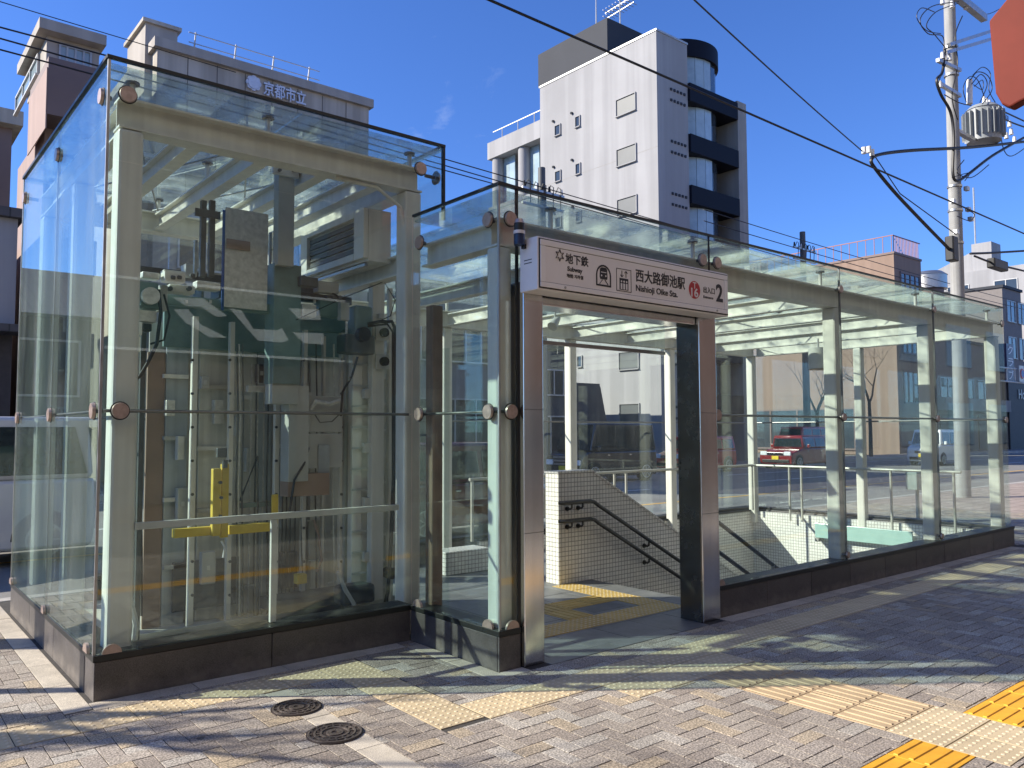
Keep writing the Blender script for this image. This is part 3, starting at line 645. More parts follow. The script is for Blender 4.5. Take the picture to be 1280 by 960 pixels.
def pbox(name, px0, py0, px1, py1, y, dep, m, T=None, bevel=0.004, zmin=0.051):
    a = W(px0, (py0 + py1) / 2, y=y); b = W(px1, (py0 + py1) / 2, y=y); mx = (px0 + px1) / 2
    z1 = W(mx, py0, y=y).z; z0 = max(zmin, W(mx, py1, y=y).z)
    return MB().box(a.x, b.x, y, y + dep, z0, z1).build(name, m, T or lift, bevel=bevel)
for k_, (a, b2) in enumerate(((183, 246), (247, 309), (310, 372), (373, 438))): pbox('back_sheet', a, 404 + 8 * (k_ % 2), b2, 800, 2.64, 0.02, BACKS)
# back shaft wall panels (each sheet separate)
for (a, b, m, t) in ((181, 203, BROWNP, 440), (205, 233, BLUEP, 400), (247, 283, OLIVE, 405), (291, 318, OLIVE, 410), (320, 338, BLUEP, 430), (350, 376, GREYM, 470), (387, 425, OLIVE, 418)):
    pbox('shaft_panel', a, t, b, 800, 2.55, 0.03, m)
for (a, b, t, y) in ((165, 171, 400, 1.9), (238, 245, 395, 2.3), (285, 291, 402, 2.3), (343, 349, 425, 2.2), (378, 383, 412, 2.2), (425, 430, 412, 2.2), (403, 406, 420, 2.25)):
    pbox('guide_rail', a, t, b, 800, y, 0.05, CREAM)
pbox('cable_duct', 172, 415, 179, 800, 1.85, 0.05, DARKM); pbox('cable_duct', 431, 440, 437, 800, 2.15, 0.06, GREYM)
# head beams over the shaft
pbox('head_beam', 163, 372, 345, 384, 1.95, 0.10, TEALM); pbox('head_beam', 168, 345, 400, 354, 2.5, 0.12, DARKM); pbox('head_plate', 205, 384, 430, 440, 2.45, 0.04, TEALM)
pbox('head_beam', 372, 368, 440, 378, 1.95, 0.10, DARKM)
# door operator box group on the left
pbox('operator_box', 166, 352, 198, 372, 1.62, 0.18, TEALM); pbox('operator_box', 170, 388, 196, 402, 1.62, 0.15, GALV); pbox('operator_box', 164, 402, 178, 418, 1.60, 0.10, WHITEP); pbox('operator_box', 206, 340, 232, 352, 1.62, 0.1, CREAM)
c = W(188, 370, y=1.6); MB().cyl((c.x, 1.58, c.z), (c.x, 1.62, c.z), 0.06, n=20).build('pulley', GALV, lift, True)
def pcable(pts, r, m=BLACK, name='cable', T=None): return MB().tube([W(a, b, y=y) for a, b, y in pts], r, 6).build(name, m, T or lift, True)
pcable([(198, 362, 1.6), (201, 390, 1.58), (196, 430, 1.6), (184, 455, 1.62), (175, 470, 1.65), (167, 478, 1.7), (163, 450, 1.75), (164, 425, 1.75)], 0.012)
pcable([(205, 368, 1.6), (212, 395, 1.58), (205, 425, 1.6), (188, 430, 1.65)], 0.008)
# grey column and galvanised sheet at the top
pbox('machine_column', 348, 208, 368, 332, 1.80, 0.10, GREYM); pbox('column_bracket', 342, 204, 374, 220, 1.77, 0.028, WHITEP)
for a in (349, 366): c = W(a, 213, y=1.77); MB().cyl((c.x, 1.75, c.z), (c.x, 1.769, c.z), 0.014, n=8).build('bolt', DARKM, lift)
pbox('machine_housing', 342, 330, 376, 480, 1.86, 0.18, TEALM); pbox('machine_housing', 361, 482, 386, 602, 1.90, 0.16, GREYM); pbox('motor_block', 340, 480, 373, 505, 1.88, 0.14, GREYM)
sh = W(308, 320, y=1.92)
pbox('galvanised_sheet', 281, 263, 335, 386, 1.92, 0.012, GALV); pbox('tape_strip', 283, 300, 313, 312, 1.905, 0.004, BROWNP); pbox('blue_film_strip', 277.5, 262, 281, 388, 1.92, 0.01, BLUEF)
pbox('slotted_post', 251, 250, 258, 346, 2.0, 0.04, DARKM); pbox('slotted_post', 262, 250, 269, 346, 2.0, 0.04, DARKM); pbox('post_clip', 244, 262, 276, 272, 1.985, 0.012, DARKM)
pbox('terminal_box', 205, 338, 232, 350, 2.2, 0.1, CREAM)
# cabinets
pbox('control_cabinet', 384, 495, 428, 540, 1.98, 0.2, GREYM); pbox('control_cabinet', 384, 542, 428, 585, 1.98, 0.2, GREYM); pbox('resistor_box', 360, 592, 412, 620, 1.92, 0.16, BROWNP)
pcable([(388, 512, 1.95), (395, 502, 1.93), (412, 505, 1.93), (427, 500, 1.93)], 0.02, GALV, 'bundled_cable')
pcable([(392, 516, 1.95), (400, 528, 1.94), (415, 527, 1.94), (424, 518, 1.94)], 0.005)
pbox('lower_plate', 398, 556, 412, 594, 1.96, 0.02, BLUEP); pbox('drip_tray', 343, 745, 440, 760, 1.95, 0.3, DARKM)
pbox('rail_bracket', 310, 482, 333, 490, 2.2, 0.05, GALV)
for a in (312, 320, 328): pbox('hoist_rope', a, 455, a + 1.4, 800, 2.4, 0.012, GALV, bevel=0)
for a in (352, 357, 362, 368): pbox('hoist_rope', a, 600, a + 1.2, 800, 2.35, 0.012, DARKM, bevel=0)
pbox('cross_tie', 350, 570, 385, 578, 2.3, 0.04, GREYM); pbox('cross_tie', 300, 628, 340, 634, 2.3, 0.04, TEALM)
pcable([(300, 626, 2.3), (322, 570, 2.3), (322, 800, 2.3)], 0.008, DARKM, 'stay')
# buffer and safety parts in yellow
pbox('yellow_channel', 266, 586, 276, 670, 1.70, 0.05, YELP); pbox('yellow_channel', 277, 580, 286, 672, 1.72, 0.04, YELP); pbox('yellow_beam', 218, 660, 267, 671, 1.74, 0.06, YELP); pbox('yellow_beam', 287, 655, 346, 666, 1.74, 0.06, YELP); pbox('yellow_fin', 340, 618, 348, 655, 1.73, 0.02, YELP)
for q in ((275, 603), (276, 622), (275, 645)): c = W(*q, y=1.70); MB().cyl((c.x, 1.68, c.z), (c.x, 1.699, c.z), 0.012, n=8).build('bolt', DARKM, lift)
pcable([(277, 676, 1.7), (281, 684, 1.69), (279, 697, 1.69)], 0.009, GALV, 'hook')
pbox('limit_switch', 279, 575, 285, 585, 1.70, 0.03, DARKM); pbox('limit_switch', 272, 560, 284, 572, 1.72, 0.04, DARKM)
pbox('sill_frame', 150, 770, 500, 790, 2.2, 0.04, GREYM)
pbox('pit_plate', 216, 700, 300, 760, 2.5, 0.03, DARKM)
# car guide on the right: ribbed cream column with brackets
pbox('ribbed_column', 440, 432, 452, 765, 2.0, 0.08, CREAM); pbox('ribbed_column', 465, 340, 480, 750, 1.9, 0.08, CREAM); pbox('column_panel', 440, 450, 492, 765, 2.15, 0.03, OLIVE)
for k in range(9): pbox('rib', 446, 470 + k * 33, 490, 473 + k * 33, 2.10, 0.045, CREAM, bevel=0)
for k in range(4): pbox('rib_clip', 456, 486 + k * 68, 464, 498 + k * 68, 1.93, 0.06, WHITEP)
# dark gear cluster with round boxes
pbox('gear_housing', 432, 418, 470, 442, 1.80, 0.18, DARKM, bevel=0.02); pbox('gear_housing', 444, 382, 466, 420, 1.82, 0.15, TEALM, bevel=0.02); pbox('junction_box', 426, 378, 437, 400, 1.78, 0.06, GREYM); pbox('junction_box', 474, 392, 481, 398, 1.85, 0.05, WHITEP)
pbox('gear_housing', 372, 398, 432, 414, 2.2, 0.1, TEALM)
c = W(453, 418, y=1.78); MB().cyl((c.x, 1.74, c.z), (c.x, 1.80, c.z), 0.06, n=20).build('motor_cap', BLACK, lift, True)
for q in ((479, 416), (479, 452)):
    c = W(*q, y=1.86); o = MB().box(c.x - 0.07, c.x + 0.06, 1.86, 1.88, c.z - 0.065, c.z + 0.065).build('buffer_plate', WHITEP, lift); MB().cyl((c.x, 1.82, c.z), (c.x, 1.859, c.z), 0.04, n=14).build('buffer', BLACK, o, True)
pcable([(460, 405, 1.78), (475, 402, 1.75), (490, 402, 1.72), (494, 412, 1.72), (494, 520, 1.72), (492, 600, 1.72), (489, 680, 1.74), (485, 740, 1.78), (478, 765, 1.8)], 0.016)
pcable([(460, 408, 1.78), (484, 405, 1.74), (491, 415, 1.73), (491, 600, 1.73), (484, 752, 1.8)], 0.010)
pcable([(370, 400, 1.8), (430, 372, 1.78), (480, 352, 1.76), (494, 375, 1.75), (488, 395, 1.77), (468, 404, 1.8)], 0.0045)
pcable([(495, 340, 1.7), (496, 430, 1.7), (493, 560, 1.72)], 0.005)
pcable([(447, 446, 1.78), (440, 470, 1.8), (428, 490, 1.85), (426, 520, 1.9)], 0.011)
pcable([(386, 560, 1.96), (380, 580, 1.9), (368, 600, 1.88), (362, 640, 1.88)], 0.010)
# a pump set low at the right
pbox('pump_block', 430, 732, 470, 756, 1.75, 0.2, mat('navy_block', (0.03, 0.04, 0.055), rough=0.5), bevel=0.03)
pcable([(422, 715, 1.75), (432, 738, 1.75), (443, 756, 1.75)], 0.018, GREYM, 'strut')
c = W(487, 716, y=1.9); MB().cyl((c.x, 1.85, c.z), (c.x, 1.95, c.z), 0.05, n=16).build('valve', BLACK, lift, True)
pcable([(158, 735, 1.5), (165, 760, 1.5), (170, 780, 1.5), (168, 800, 1.5)], 0.02, GALV, 'hose')
for (a, t_, b2, bt, y_, dp, m) in ((160, 346, 176, 358, 1.60, 0.2, TEALM), (178, 340, 200, 348, 1.66, 0.1, GALV), (164, 374, 174, 388, 1.58, 0.12, WHITEP), (176, 376, 200, 386, 1.64, 0.12, TEALM), (200, 356, 210, 388, 1.7, 0.12, GREYM), (212, 356, 244, 366, 1.75, 0.12, WHITEP), (246, 352, 276, 362, 1.78, 0.1, GALV), (165, 420, 176, 440, 1.62, 0.1, CREAM), (178, 404, 190, 414, 1.60, 0.08, BLACK), (214, 344, 220, 349, 1.60, 0.02, DARKM), (222, 344, 228, 349, 1.60, 0.02, DARKM), (376, 346, 398, 358, 1.8, 0.1, DARKM), (398, 352, 424, 366, 1.85, 0.1, GREYM), (400, 376, 424, 396, 1.9, 0.12, TEALM), (378, 380, 396, 396, 1.85, 0.1, GALV)):
    pbox('fitting', a, t_, b2, bt, y_, dp, m, bevel=0.008)
for q in ((410, 372), (417, 372), (424, 372), (240, 345), (212, 361), (236, 361)):
    c = W(*q, y=1.74); MB().cyl((c.x, 1.72, c.z), (c.x, 1.745, c.z), 0.018, n=10).build('bolt', DARKM, lift)
# smaller fittings that fill the shaft
for k, (a, b2) in enumerate(((205, 236), (247, 284), (291, 318), (350, 378), (384, 426))):
    for j, py in enumerate((468, 545, 622, 706)): pbox('wall_bracket', a, py + (k * 13) % 29, b2, py + 5 + (k * 13) % 29, 2.50, 0.045, GREYM if (k + j) % 2 else CREAM, bevel=0)
for px in (240.5, 287.5, 345.5, 380, 427):
    for j in range(8):
        c = W(px, 450 + j * 42, y=2.19); MB().cyl((c.x, 2.185, c.z), (c.x, 2.199, c.z), 0.012, n=6).build('rail_bolt', DARKM, lift)
for px, m in ((173.5, BLACK), (175, GALV), (177, BLACK), (296, DARKM), (299, GALV), (303, DARKM), (334, BLACK), (395, DARKM), (417, GALV)):
    pcable([(px, 430, 2.28), (px + 1.5, 520, 2.26), (px - 1, 610, 2.28), (px + 0.5, 700, 2.27), (px, 770, 2.28)], 0.007, m, 'shaft_cable')
for (a, t_, b2, bt, m) in ((208, 500, 219, 520, GALV), (222, 545, 231, 575, WHITEP), (252, 470, 262, 486, GREYM), (268, 500, 280, 530, GALV), (294, 520, 306, 545, WHITEP), (308, 560, 317, 590, GREYM), (322, 455, 333, 478, DARKM), (352, 620, 374, 660, GREYM), (388, 600, 402, 650, GALV), (406, 640, 424, 690, GREYM), (352, 690, 372, 735, DARKM), (388, 700, 410, 740, OLIVE), (222, 610, 236, 650, GREYM), (252, 690, 270, 730, GREYM)):
    o = pbox('relay_box', a, t_, b2, bt, 2.44, 0.07, m, bevel=0.006); c = W((a + b2) / 2, (t_ + bt) / 2, y=2.43); MB().box(c.x - 0.012, c.x + 0.012, 2.432, 2.438, c.z - 0.018, c.z + 0.018).build('box_label', WHITEINK if 'sign_white_ink' in MT else WHITEP, o)
pcable([(392, 650, 2.2), (398, 668, 2.15), (402, 700, 2.15), (396, 715, 2.15)], 0.012, BROWNP, 'hose'); pbox('oil_pot', 372, 718, 384, 730, 2.1, 0.08, YELP)
pcable([(376, 640, 2.1), (377, 690, 2.1), (378, 716, 2.1)], 0.006, DARKM, 'chain'); pcable([(345, 352, 1.95), (380, 345, 1.9), (425, 372, 1.85)], 0.008)
for px in (206, 232, 262, 300, 330, 392, 420): pbox('beam_bolt', px, 375, px + 3, 379, 1.935, 0.014, GALV, bevel=0)
for k in range(6): pbox('head_web', 208 + k * 22, 354, 211 + k * 22, 372, 2.2, 0.2, DARKM, bevel=0)
pbox('fan_box', 232, 330, 246, 345, 2.35, 0.12, CREAM); pbox('spring_tube', 243, 300, 247, 346, 2.2, 0.03, GALV); pbox('spring_tube', 337, 290, 340, 345, 2.0, 0.03, WHITEP)
pbox('column_panel', 452, 400, 465, 765, 2.02, 0.02, CREAM); pbox('column_flange', 486, 360, 490, 760, 1.95, 0.05, CREAM)
for k in range(12): pbox('ladder_rung', 441, 455 + k * 26, 466, 457 + k * 26, 1.97, 0.02, GREYM, bevel=0)
# air vent unit hung under the tower roof
vent = thing('vent_unit', 'cream framed vent box with dark grille under the tower roof', 'vent unit', (-0.2, 2.2, 3.0))
def fr(name, y0, y1, z0, z1, x0, x1, m): return MB().box(x0, x1, y0, y1, z0, z1).build(name, m, vent, bevel=0.003)
vx = -0.16
fr('casing', 1.55, 2.75, 3.02, 3.46, vx + 0.015, vx + 0.23, CREAM)
fr('frame_bar', 1.55, 1.72, 3.04, 3.46, vx - 0.03, vx + 0.012, CREAM); fr('frame_bar', 2.62, 2.75, 3.04, 3.46, vx - 0.03, vx + 0.012, CREAM); fr('frame_bar', 1.724, 2.616, 3.04, 3.10, vx - 0.03, vx + 0.012, WHITEP); fr('frame_bar', 1.724, 2.616, 3.40, 3.46, vx - 0.03, vx + 0.012, CREAM)
for k in range(5): fr('louvre', 1.73, 2.61, 3.115 + k * 0.056, 3.155 + k * 0.056, vx - 0.004, vx + 0.012, DARKM)
fr('drain_pipe', 1.62, 2.5, 2.985, 3.012, vx + 0.02, vx + 0.05, STEELD)
# ================================================================== STATION SIGN
INK = mat('sign_ink', (0.02, 0.018, 0.02), rough=0.5); SIGNW = mat('sign_white', (0.80, 0.77, 0.76), rough=0.35, var=0.03, scale=4); SIGNF = mat('sign_frame_white', (0.82, 0.80, 0.79), rough=0.35, var=0.03)
SIGNRED = mat('sign_red', (0.48, 0.03, 0.035), rough=0.4); WHITEINK = mat('sign_white_ink', (0.75, 0.72, 0.71), rough=0.4)
yf = -0.26
sa = W(673, 294, y=yf); sb = W(911, 342, y=yf); sc_ = W(673, 361, y=yf)
SX0, SX1, SZ1, SZ0 = sa.x, sb.x, sa.z, sc_.z
sign = thing('station_sign', 'long white box sign with black Japanese station name above the doorway', 'sign', ((SX0 + SX1) / 2, -0.15, SZ0))
MB().box(SX0, SX1, yf + 0.012, -0.063, SZ0, SZ1).build('casing', SIGNF, sign, bevel=0.006)
sw, shh = SX1 - SX0, SZ1 - SZ0
MB().box(SX0 + 0.012, SX1 - 0.012, yf + 0.0085, yf + 0.0115, SZ0 + 0.012, SZ1 - 0.012).build('seam', INK, sign)
for q in ((SX0 + 0.02, SX1 - 0.02, SZ1 - 0.06, SZ1 - 0.02), (SX0 + 0.02, SX1 - 0.02, SZ0 + 0.02, SZ0 + 0.055), (SX0 + 0.02, SX0 + 0.065, SZ0 + 0.057, SZ1 - 0.062), (SX1 - 0.065, SX1 - 0.02, SZ0 + 0.057, SZ1 - 0.062)):
    MB().box(q[0], q[1], yf, yf + 0.008, q[2], q[3]).build('frame_bar', SIGNF, sign, bevel=0.003)
MB().box(SX0 + 0.067, SX1 - 0.067, yf + 0.004, yf + 0.008, SZ0 + 0.058, SZ1 - 0.064).build('face', SIGNW, sign)
def su(u): return SX0 + sw * u
def sv(v): return SZ1 - shh * v
yt_ = yf + 0.0025
def st(name, s, u, v, size, bold=0.0, width=None, m=INK): return text_on(name, s, size, (su(u), yt_, sv(v)), m, sign, bold, 0.001, width)
st('lettering', '地下鉄', 0.17, 0.33, 0.076, 0.0013, 0.225); st('lettering', 'Subway', 0.16, 0.54, 0.046, 0.0010, 0.145); st('lettering', '地铁 지하철', 0.16, 0.66, 0.030, 0.0004, 0.16)
st('lettering', '西大路御池駅', 0.592, 0.385, 0.104, 0.0016, 0.585); st('lettering', 'Nishioji Oike Sta.', 0.57, 0.70, 0.066, 0.0012, 0.49)
st('lettering', '出入口', 0.873, 0.47, 0.056, 0.0006, 0.15); st('lettering', 'Entrance', 0.868, 0.63, 0.030, 0.0004, 0.13); st('lettering', '2', 0.938, 0.49, 0.20, 0.005, 0.092)
# subway mark: six-point loop star
b = MB(); cx_, cz_ = su(0.092), sv(0.30)
for k in range(6):
    a = math.pi / 2 + k * math.pi / 3; a2 = a + math.pi / 3; R1, R2 = 0.042, 0.019
    p0 = (cx_ + R1 * math.cos(a), yt_, cz_ + R1 * math.sin(a)); pm = (cx_ + R2 * math.cos(a + math.pi / 6), yt_, cz_ + R2 * math.sin(a + math.pi / 6)); p1 = (cx_ + R1 * math.cos(a2), yt_, cz_ + R1 * math.sin(a2))
    b.bar(p0, pm, 0.0016, 0.010, (0, 1, 0)); b.bar(pm, p1, 0.0018, 0.010, (0, 1, 0))
b.build('subway_mark', INK, sign)
def ringz(b, cx, cz, r0, r1, y0, y1, n=28):
    vs = []
    for rr, yy in ((r0, y1), (r0, y0), (r1, y0), (r1, y1)): vs += [(cx + rr * math.cos(2 * math.pi * k / n), yy, cz + rr * math.sin(2 * math.pi * k / n)) for k in range(n)]
    b.add(vs, [(a * n + k, a * n + (k + 1) % n, (a + 1) * n + (k + 1) % n, (a + 1) * n + k) for a in range(3) for k in range(n)])
# train pictogram
b = MB(); c0, c1, d0, d1 = su(0.258), su(0.330), sv(0.76), sv(0.33); rr = (c1 - c0) / 2; mxx = (c0 + c1) / 2
b.box(c0, c0 + 0.012, yt_ - 0.001, yt_ + 0.001, d0, d1 - rr); b.box(c1 - 0.012, c1, yt_ - 0.001, yt_ + 0.001, d0, d1 - rr); b.box(c0 + 0.0125, c1 - 0.0125, yt_ - 0.001, yt_ + 0.001, d0, d0 + 0.012)
for k in range(10):
    a0, a1 = math.pi * k / 10, math.pi * (k + 1) / 10; q = [(mxx + rr * math.cos(a0), d1 - rr + rr * math.sin(a0)), (mxx + rr * math.cos(a1), d1 - rr + rr * math.sin(a1)), (mxx + (rr - 0.012) * math.cos(a1), d1 - rr + (rr - 0.012) * math.sin(a1)), (mxx + (rr - 0.012) * math.cos(a0), d1 - rr + (rr - 0.012) * math.sin(a0))]
    b.prism(q, 'y', yt_ - 0.001, yt_ + 0.001)
b.build('train_pictogram_frame', INK, sign)
b = MB(); b.prism([(mxx - 0.035, d0 + 0.052), (mxx + 0.035, d0 + 0.052), (mxx + 0.04, d0 + 0.07), (mxx + 0.036, d1 - 0.03), (mxx + 0.02, d1 - 0.02), (mxx - 0.02, d1 - 0.02), (mxx - 0.036, d1 - 0.03), (mxx - 0.04, d0 + 0.07)], 'y', yt_ - 0.001, yt_ + 0.001); b.build('train_pictogram', INK, sign)
b = MB(); b.box(mxx - 0.027, mxx + 0.027, yt_ - 0.0016, yt_ - 0.0011, d0 + 0.10, d1 - 0.052); 
for s in (-1, 1): b.cyl((mxx + s * 0.022, yt_ - 0.0016, d0 + 0.078), (mxx + s * 0.022, yt_ - 0.0011, d0 + 0.078), 0.007, n=10)
b.build('train_window', WHITEINK, sign)
b = MB()
for s in (-1, 1): b.bar((mxx + s * 0.012, yt_, d0 + 0.048), (mxx + s * 0.045, yt_, d0 + 0.014), 0.0016, 0.010, (0, 1, 0))
b.build('train_track', INK, sign)
# lift pictogram
c0, c1, d0, d1 = su(0.357), su(0.432), sv(0.80), sv(0.34); mxx = (c0 + c1) / 2; b = MB(); e = 0.004
b.box(c0, c0 + e, yt_ - 0.001, yt_ + 0.001, d0, d1); b.box(c1 - e, c1, yt_ - 0.001, yt_ + 0.001, d0, d1); b.box(c0 + e + .0005, c1 - e - .0005, yt_ - 0.001, yt_ + 0.001, d0, d0 + e); b.box(c0 + e + .0005, c1 - e - .0005, yt_ - 0.001, yt_ + 0.001, d1 - e, d1)
b.build('lift_pictogram_frame', INK, sign)
b = MB()
for s in (-1, 1):
    ax_ = mxx + s * 0.022; zt, zb2 = d1 - 0.014, d1 - 0.062
    if s < 0: zt, zb2 = zb2, zt
    b.bar((ax_, yt_, zb2), (ax_, yt_, zt), 0.0016, 0.007, (0, 1, 0)); k = 1 if s > 0 else -1
    for t in (-1, 1): b.bar((ax_, yt_, zt), (ax_ + t * 0.016, yt_, zt - k * 0.016), 0.0018, 0.007, (0, 1, 0))
b.build('lift_arrow', INK, sign)
MB().box(mxx - 0.047, mxx + 0.047, yt_ - 0.001, yt_ + 0.001, d0 + 0.012, d0 + 0.098).build('lift_cabin', INK, sign)
b = MB()
for s in (-1, 0, 1):
    b.box(mxx + s * 0.028 - 0.009, mxx + s * 0.028 + 0.009, yt_ - 0.0016, yt_ - 0.0011, d0 + 0.016, d0 + 0.06); b.cyl((mxx + s * 0.028, yt_ - 0.0016, d0 + 0.074), (mxx + s * 0.028, yt_ - 0.0011, d0 + 0.074), 0.008, n=10)
b.build('lift_passenger', WHITEINK, sign)
# red line badge
cx_, cz_ = su(0.784), sv(0.515)
MB().cyl((cx_, yt_ + 0.001, cz_), (cx_, yt_ - 0.001, cz_), 0.072, n=36).build('line_badge', SIGNRED, sign)
text_on('badge_lettering', 'T', 0.075, (cx_, yt_ - 0.0015, cz_ + 0.036), WHITEINK, sign, 0.001, 0.0004); text_on('badge_lettering', '16', 0.098, (cx_, yt_ - 0.0015, cz_ - 0.022), WHITEINK, sign, 0.0025, 0.0004, 0.092)
for u in (0.115, 0.92): MB().cyl((su(u), yf, SZ0 + 0.036), (su(u), yf - 0.003, SZ0 + 0.036), 0.009, n=12).build('lock', STEELD, sign)
for k in range(2): MB().box(SX0 - 0.001, SX0 + 0.001, -0.19, -0.11, SZ0 + 0.19 + k * 0.022, SZ0 + 0.196 + k * 0.022).build('vent_slot', INK, sign)
# blue beacon on the sign's end
bc = W(661, 300, y=-0.09)
NAVY = mat('navy_plastic', (0.012, 0.025, 0.07), rough=0.3)
bx = SX0 - 0.052
beac = thing('warning_beacon', 'small navy and white cylindrical beacon fixed to the end of the sign', 'beacon', (bx, -0.12, SZ0 + 0.2))
z0_ = W(661, 305, y=-0.12).z
MB().cyl((bx, -0.12, z0_ - 0.02), (bx, -0.12, z0_ + 0.055), 0.038, n=18).build('base', NAVY, beac, True); MB().cyl((bx, -0.12, z0_ + 0.056), (bx, -0.12, z0_ + 0.078), 0.041, n=18).build('collar', WHITEINK, beac, True)
MB().cyl((bx, -0.12, z0_ + 0.079), (bx, -0.12, z0_ + 0.13), 0.036, n=18).build('lens', BLACK, beac, True); MB().cyl((bx, -0.12, z0_ + 0.131), (bx, -0.12, z0_ + 0.16), 0.036, 0.026, n=18).build('cap', DISC, beac, True)
MB().box(bx + 0.03, SX0 - 0.001, -0.135, -0.105, z0_ - 0.04, z0_ - 0.01).build('bracket', BLACK, beac)
# ================================================================== STAIRS
stw = struct(MB().box(HX1, HX1 + 0.12, HY0 - 0.05, HY1 + 0.1, -3.2, 0.20).build('stairwell_wall_end', WTILE))
struct(MB().box(HX0 - 0.02, HX1 - 0.001, HY1, HY1 + 0.10, -3.2, 0.20).build('stairwell_wall_back', WTILE)); struct(MB().box(HX0, HX1 - 0.001, HY0 - 0.08, HY0, -3.2, 0.0).build('stairwell_wall_front', WTILE))
struct(MB().box(HX0 - 0.02, HX1, HY0, HY1, -3.25, -3.2).build('stairwell_floor', SLATE))
for a, bq in (((HX0 - 0.0), (HX1 + 0.12)),): MB().box(a, bq, HY1 - 0.012, HY1 + 0.11, 0.201, 0.226).build('wall_cap', SEAL, shel)
stair = thing('staircase', 'grey steps going down under the glass between the tiled walls', 'staircase', (HX0, 1.1, 0))
for k in range(20):
    MB().box(HX0 + 0.28 * k, HX0 + 0.28 * (k + 1) - 0.002, HY0 + 0.001, 1.955, -3.19, -0.155 * (k + 1)).build('step', SLATE, stair)
MB().box(HX0 - 0.02, 4.2, 2.17, HY1 - 0.001, -0.06, -0.001).build('landing_slab', SLATE, stair)
wall = thing('stair_wall', 'white tiled stair wall with sloping top and two black handrails', 'stair wall', (2.36, 2.06, 0))
zt_ = W(700, 592, y=1.96).z; xk = W(740, 592, y=1.96).x
pe = W(846, 666, y=1.96); slope = (zt_ - pe.z) / (pe.x - xk)
pts = [(2.36, 0.0), (2.36, zt_), (xk, zt_), (xk + 5.0, zt_ - 5.0 * slope), (xk + 5.0, -3.2), (HX0, -3.2), (HX0, 0.0)]
MB().prism(pts, 'y', 1.96, 2.165).build('wall', WTILE, wall)
MB().add([], []); b = MB(); b.bar((2.35, 2.0625, zt_ + 0.012), (xk, 2.0625, zt_ + 0.012), 0.22, 0.022); b.bar((xk, 2.0625, zt_ + 0.012), (xk + 5, 2.0625, zt_ + 0.012 - 5 * slope), 0.22, 0.022); b.build('coping', WTILE, wall)
RAILM = mat('dark_handrail', (0.02, 0.018, 0.016), rough=0.35, coat=0.3)
for za in (W(701, 629, y=1.9), W(701, 652, y=1.9)):
    xq = W(741, 629, y=1.9).x; zq = za.z
    r = MB().tube([(za.x, 1.93, zq), (za.x + 0.03, 1.88, zq), (xq - 0.06, 1.88, zq), (xq, 1.88, zq - 0.012), (xq + 0.06, 1.88, zq - 0.05), (xq + 4.6, 1.88, zq - 0.05 - 4.54 * slope)], 0.021, 10).build('handrail', RAILM, wall, True)
    for dx in (0.14, 0.3, 1.35, 2.3, 3.2, 4.1):
        xx = za.x + dx; zz = zq - max(0, (xx - xq)) * slope - (0.02 if xx > xq else 0)
        MB().tube([(xx, 1.957, zz - 0.07), (xx, 1.90, zz - 0.07), (xx, 1.88, zz - 0.055), (xx, 1.88, zz - 0.02)], 0.011, 8).build('bracket', RAILM, r, True)
        MB().cyl((xx, 1.958, zz - 0.07), (xx, 1.945, zz - 0.07), 0.026, n=12).build('bracket_rose', RAILM, r, True)
# near handrail down the stair by the front glass
nr = thing('stair_handrail', 'pair of dark handrails on steel posts descending behind the front glass', 'handrail', (2.9, 0.5, 0))
yh = 0.42
for k, zz in enumerate((0.86, 0.58)):
    MB().tube([(2.45, yh, zz), (2.72, yh, zz), (2.82, yh, zz - 0.03), (7.3, yh, zz - 0.03 - 4.48 * 0.5536)], 0.02, 10).build('handrail', RAILM, nr, True)
for x in (2.5, 3.9, 5.3, 6.7):
    top = 0.835 - max(0, x - 2.82) * 0.5536; zb0 = 0.0 if x < 2.86 else -0.155 * (int((x - HX0) / 0.28) + 1)
    MB().cyl((x, yh, zb0), (x, yh, top), 0.021, n=10).build('post', STEELD, nr, True)
# guard rail along the back and end walls
gr = thing('guard_rail', 'pale steel guard rail along the back and end of the stairwell', 'guard rail', (6.0, 3.86, 0))
GRM = mat('pale_rail_paint', (0.52, 0.50, 0.43), rough=0.35, var=0.05)
MB().tube([(2.62, 3.88, 1.0), (8.70, 3.88, 1.0), (8.76, 3.82, 1.0), (8.76, 0.5, 1.0)], 0.021, 10).build('top_rail', GRM, gr, True)
for x in (2.66, 4.1, 5.25, 5.5, 7.62, 8.7): MB().cyl((x, 3.88, 0.227), (x, 3.88, 0.985), 0.019, n=10).build('post', GRM, gr, True)
for y in (3.2, 2.98, 1.5, 0.6): MB().cyl((8.76, y, 0.1), (8.76, y, 0.985), 0.019, n=10).build('post', GRM, gr, True)
# pale aqua glass plate on the end wall
AQUA = mat('aqua_plate', (0.42, 0.62, 0.55), rough=0.15, var=0.04)
aq = thing('aqua_wall_plate', 'pale aqua plate bracketed to the sunlit tiled end wall', 'wall plate', (8.8, 2.0, -0.1))
MB().box(8.74, 8.77, 1.2, 2.75, -0.13, 0.10).build('plate', AQUA, aq, bevel=0.004)
for y in (1.22, 2.7): MB().box(8.70, 8.859, y - 0.03, y + 0.03, -0.19, -0.132).build('bracket', CONC, aq)
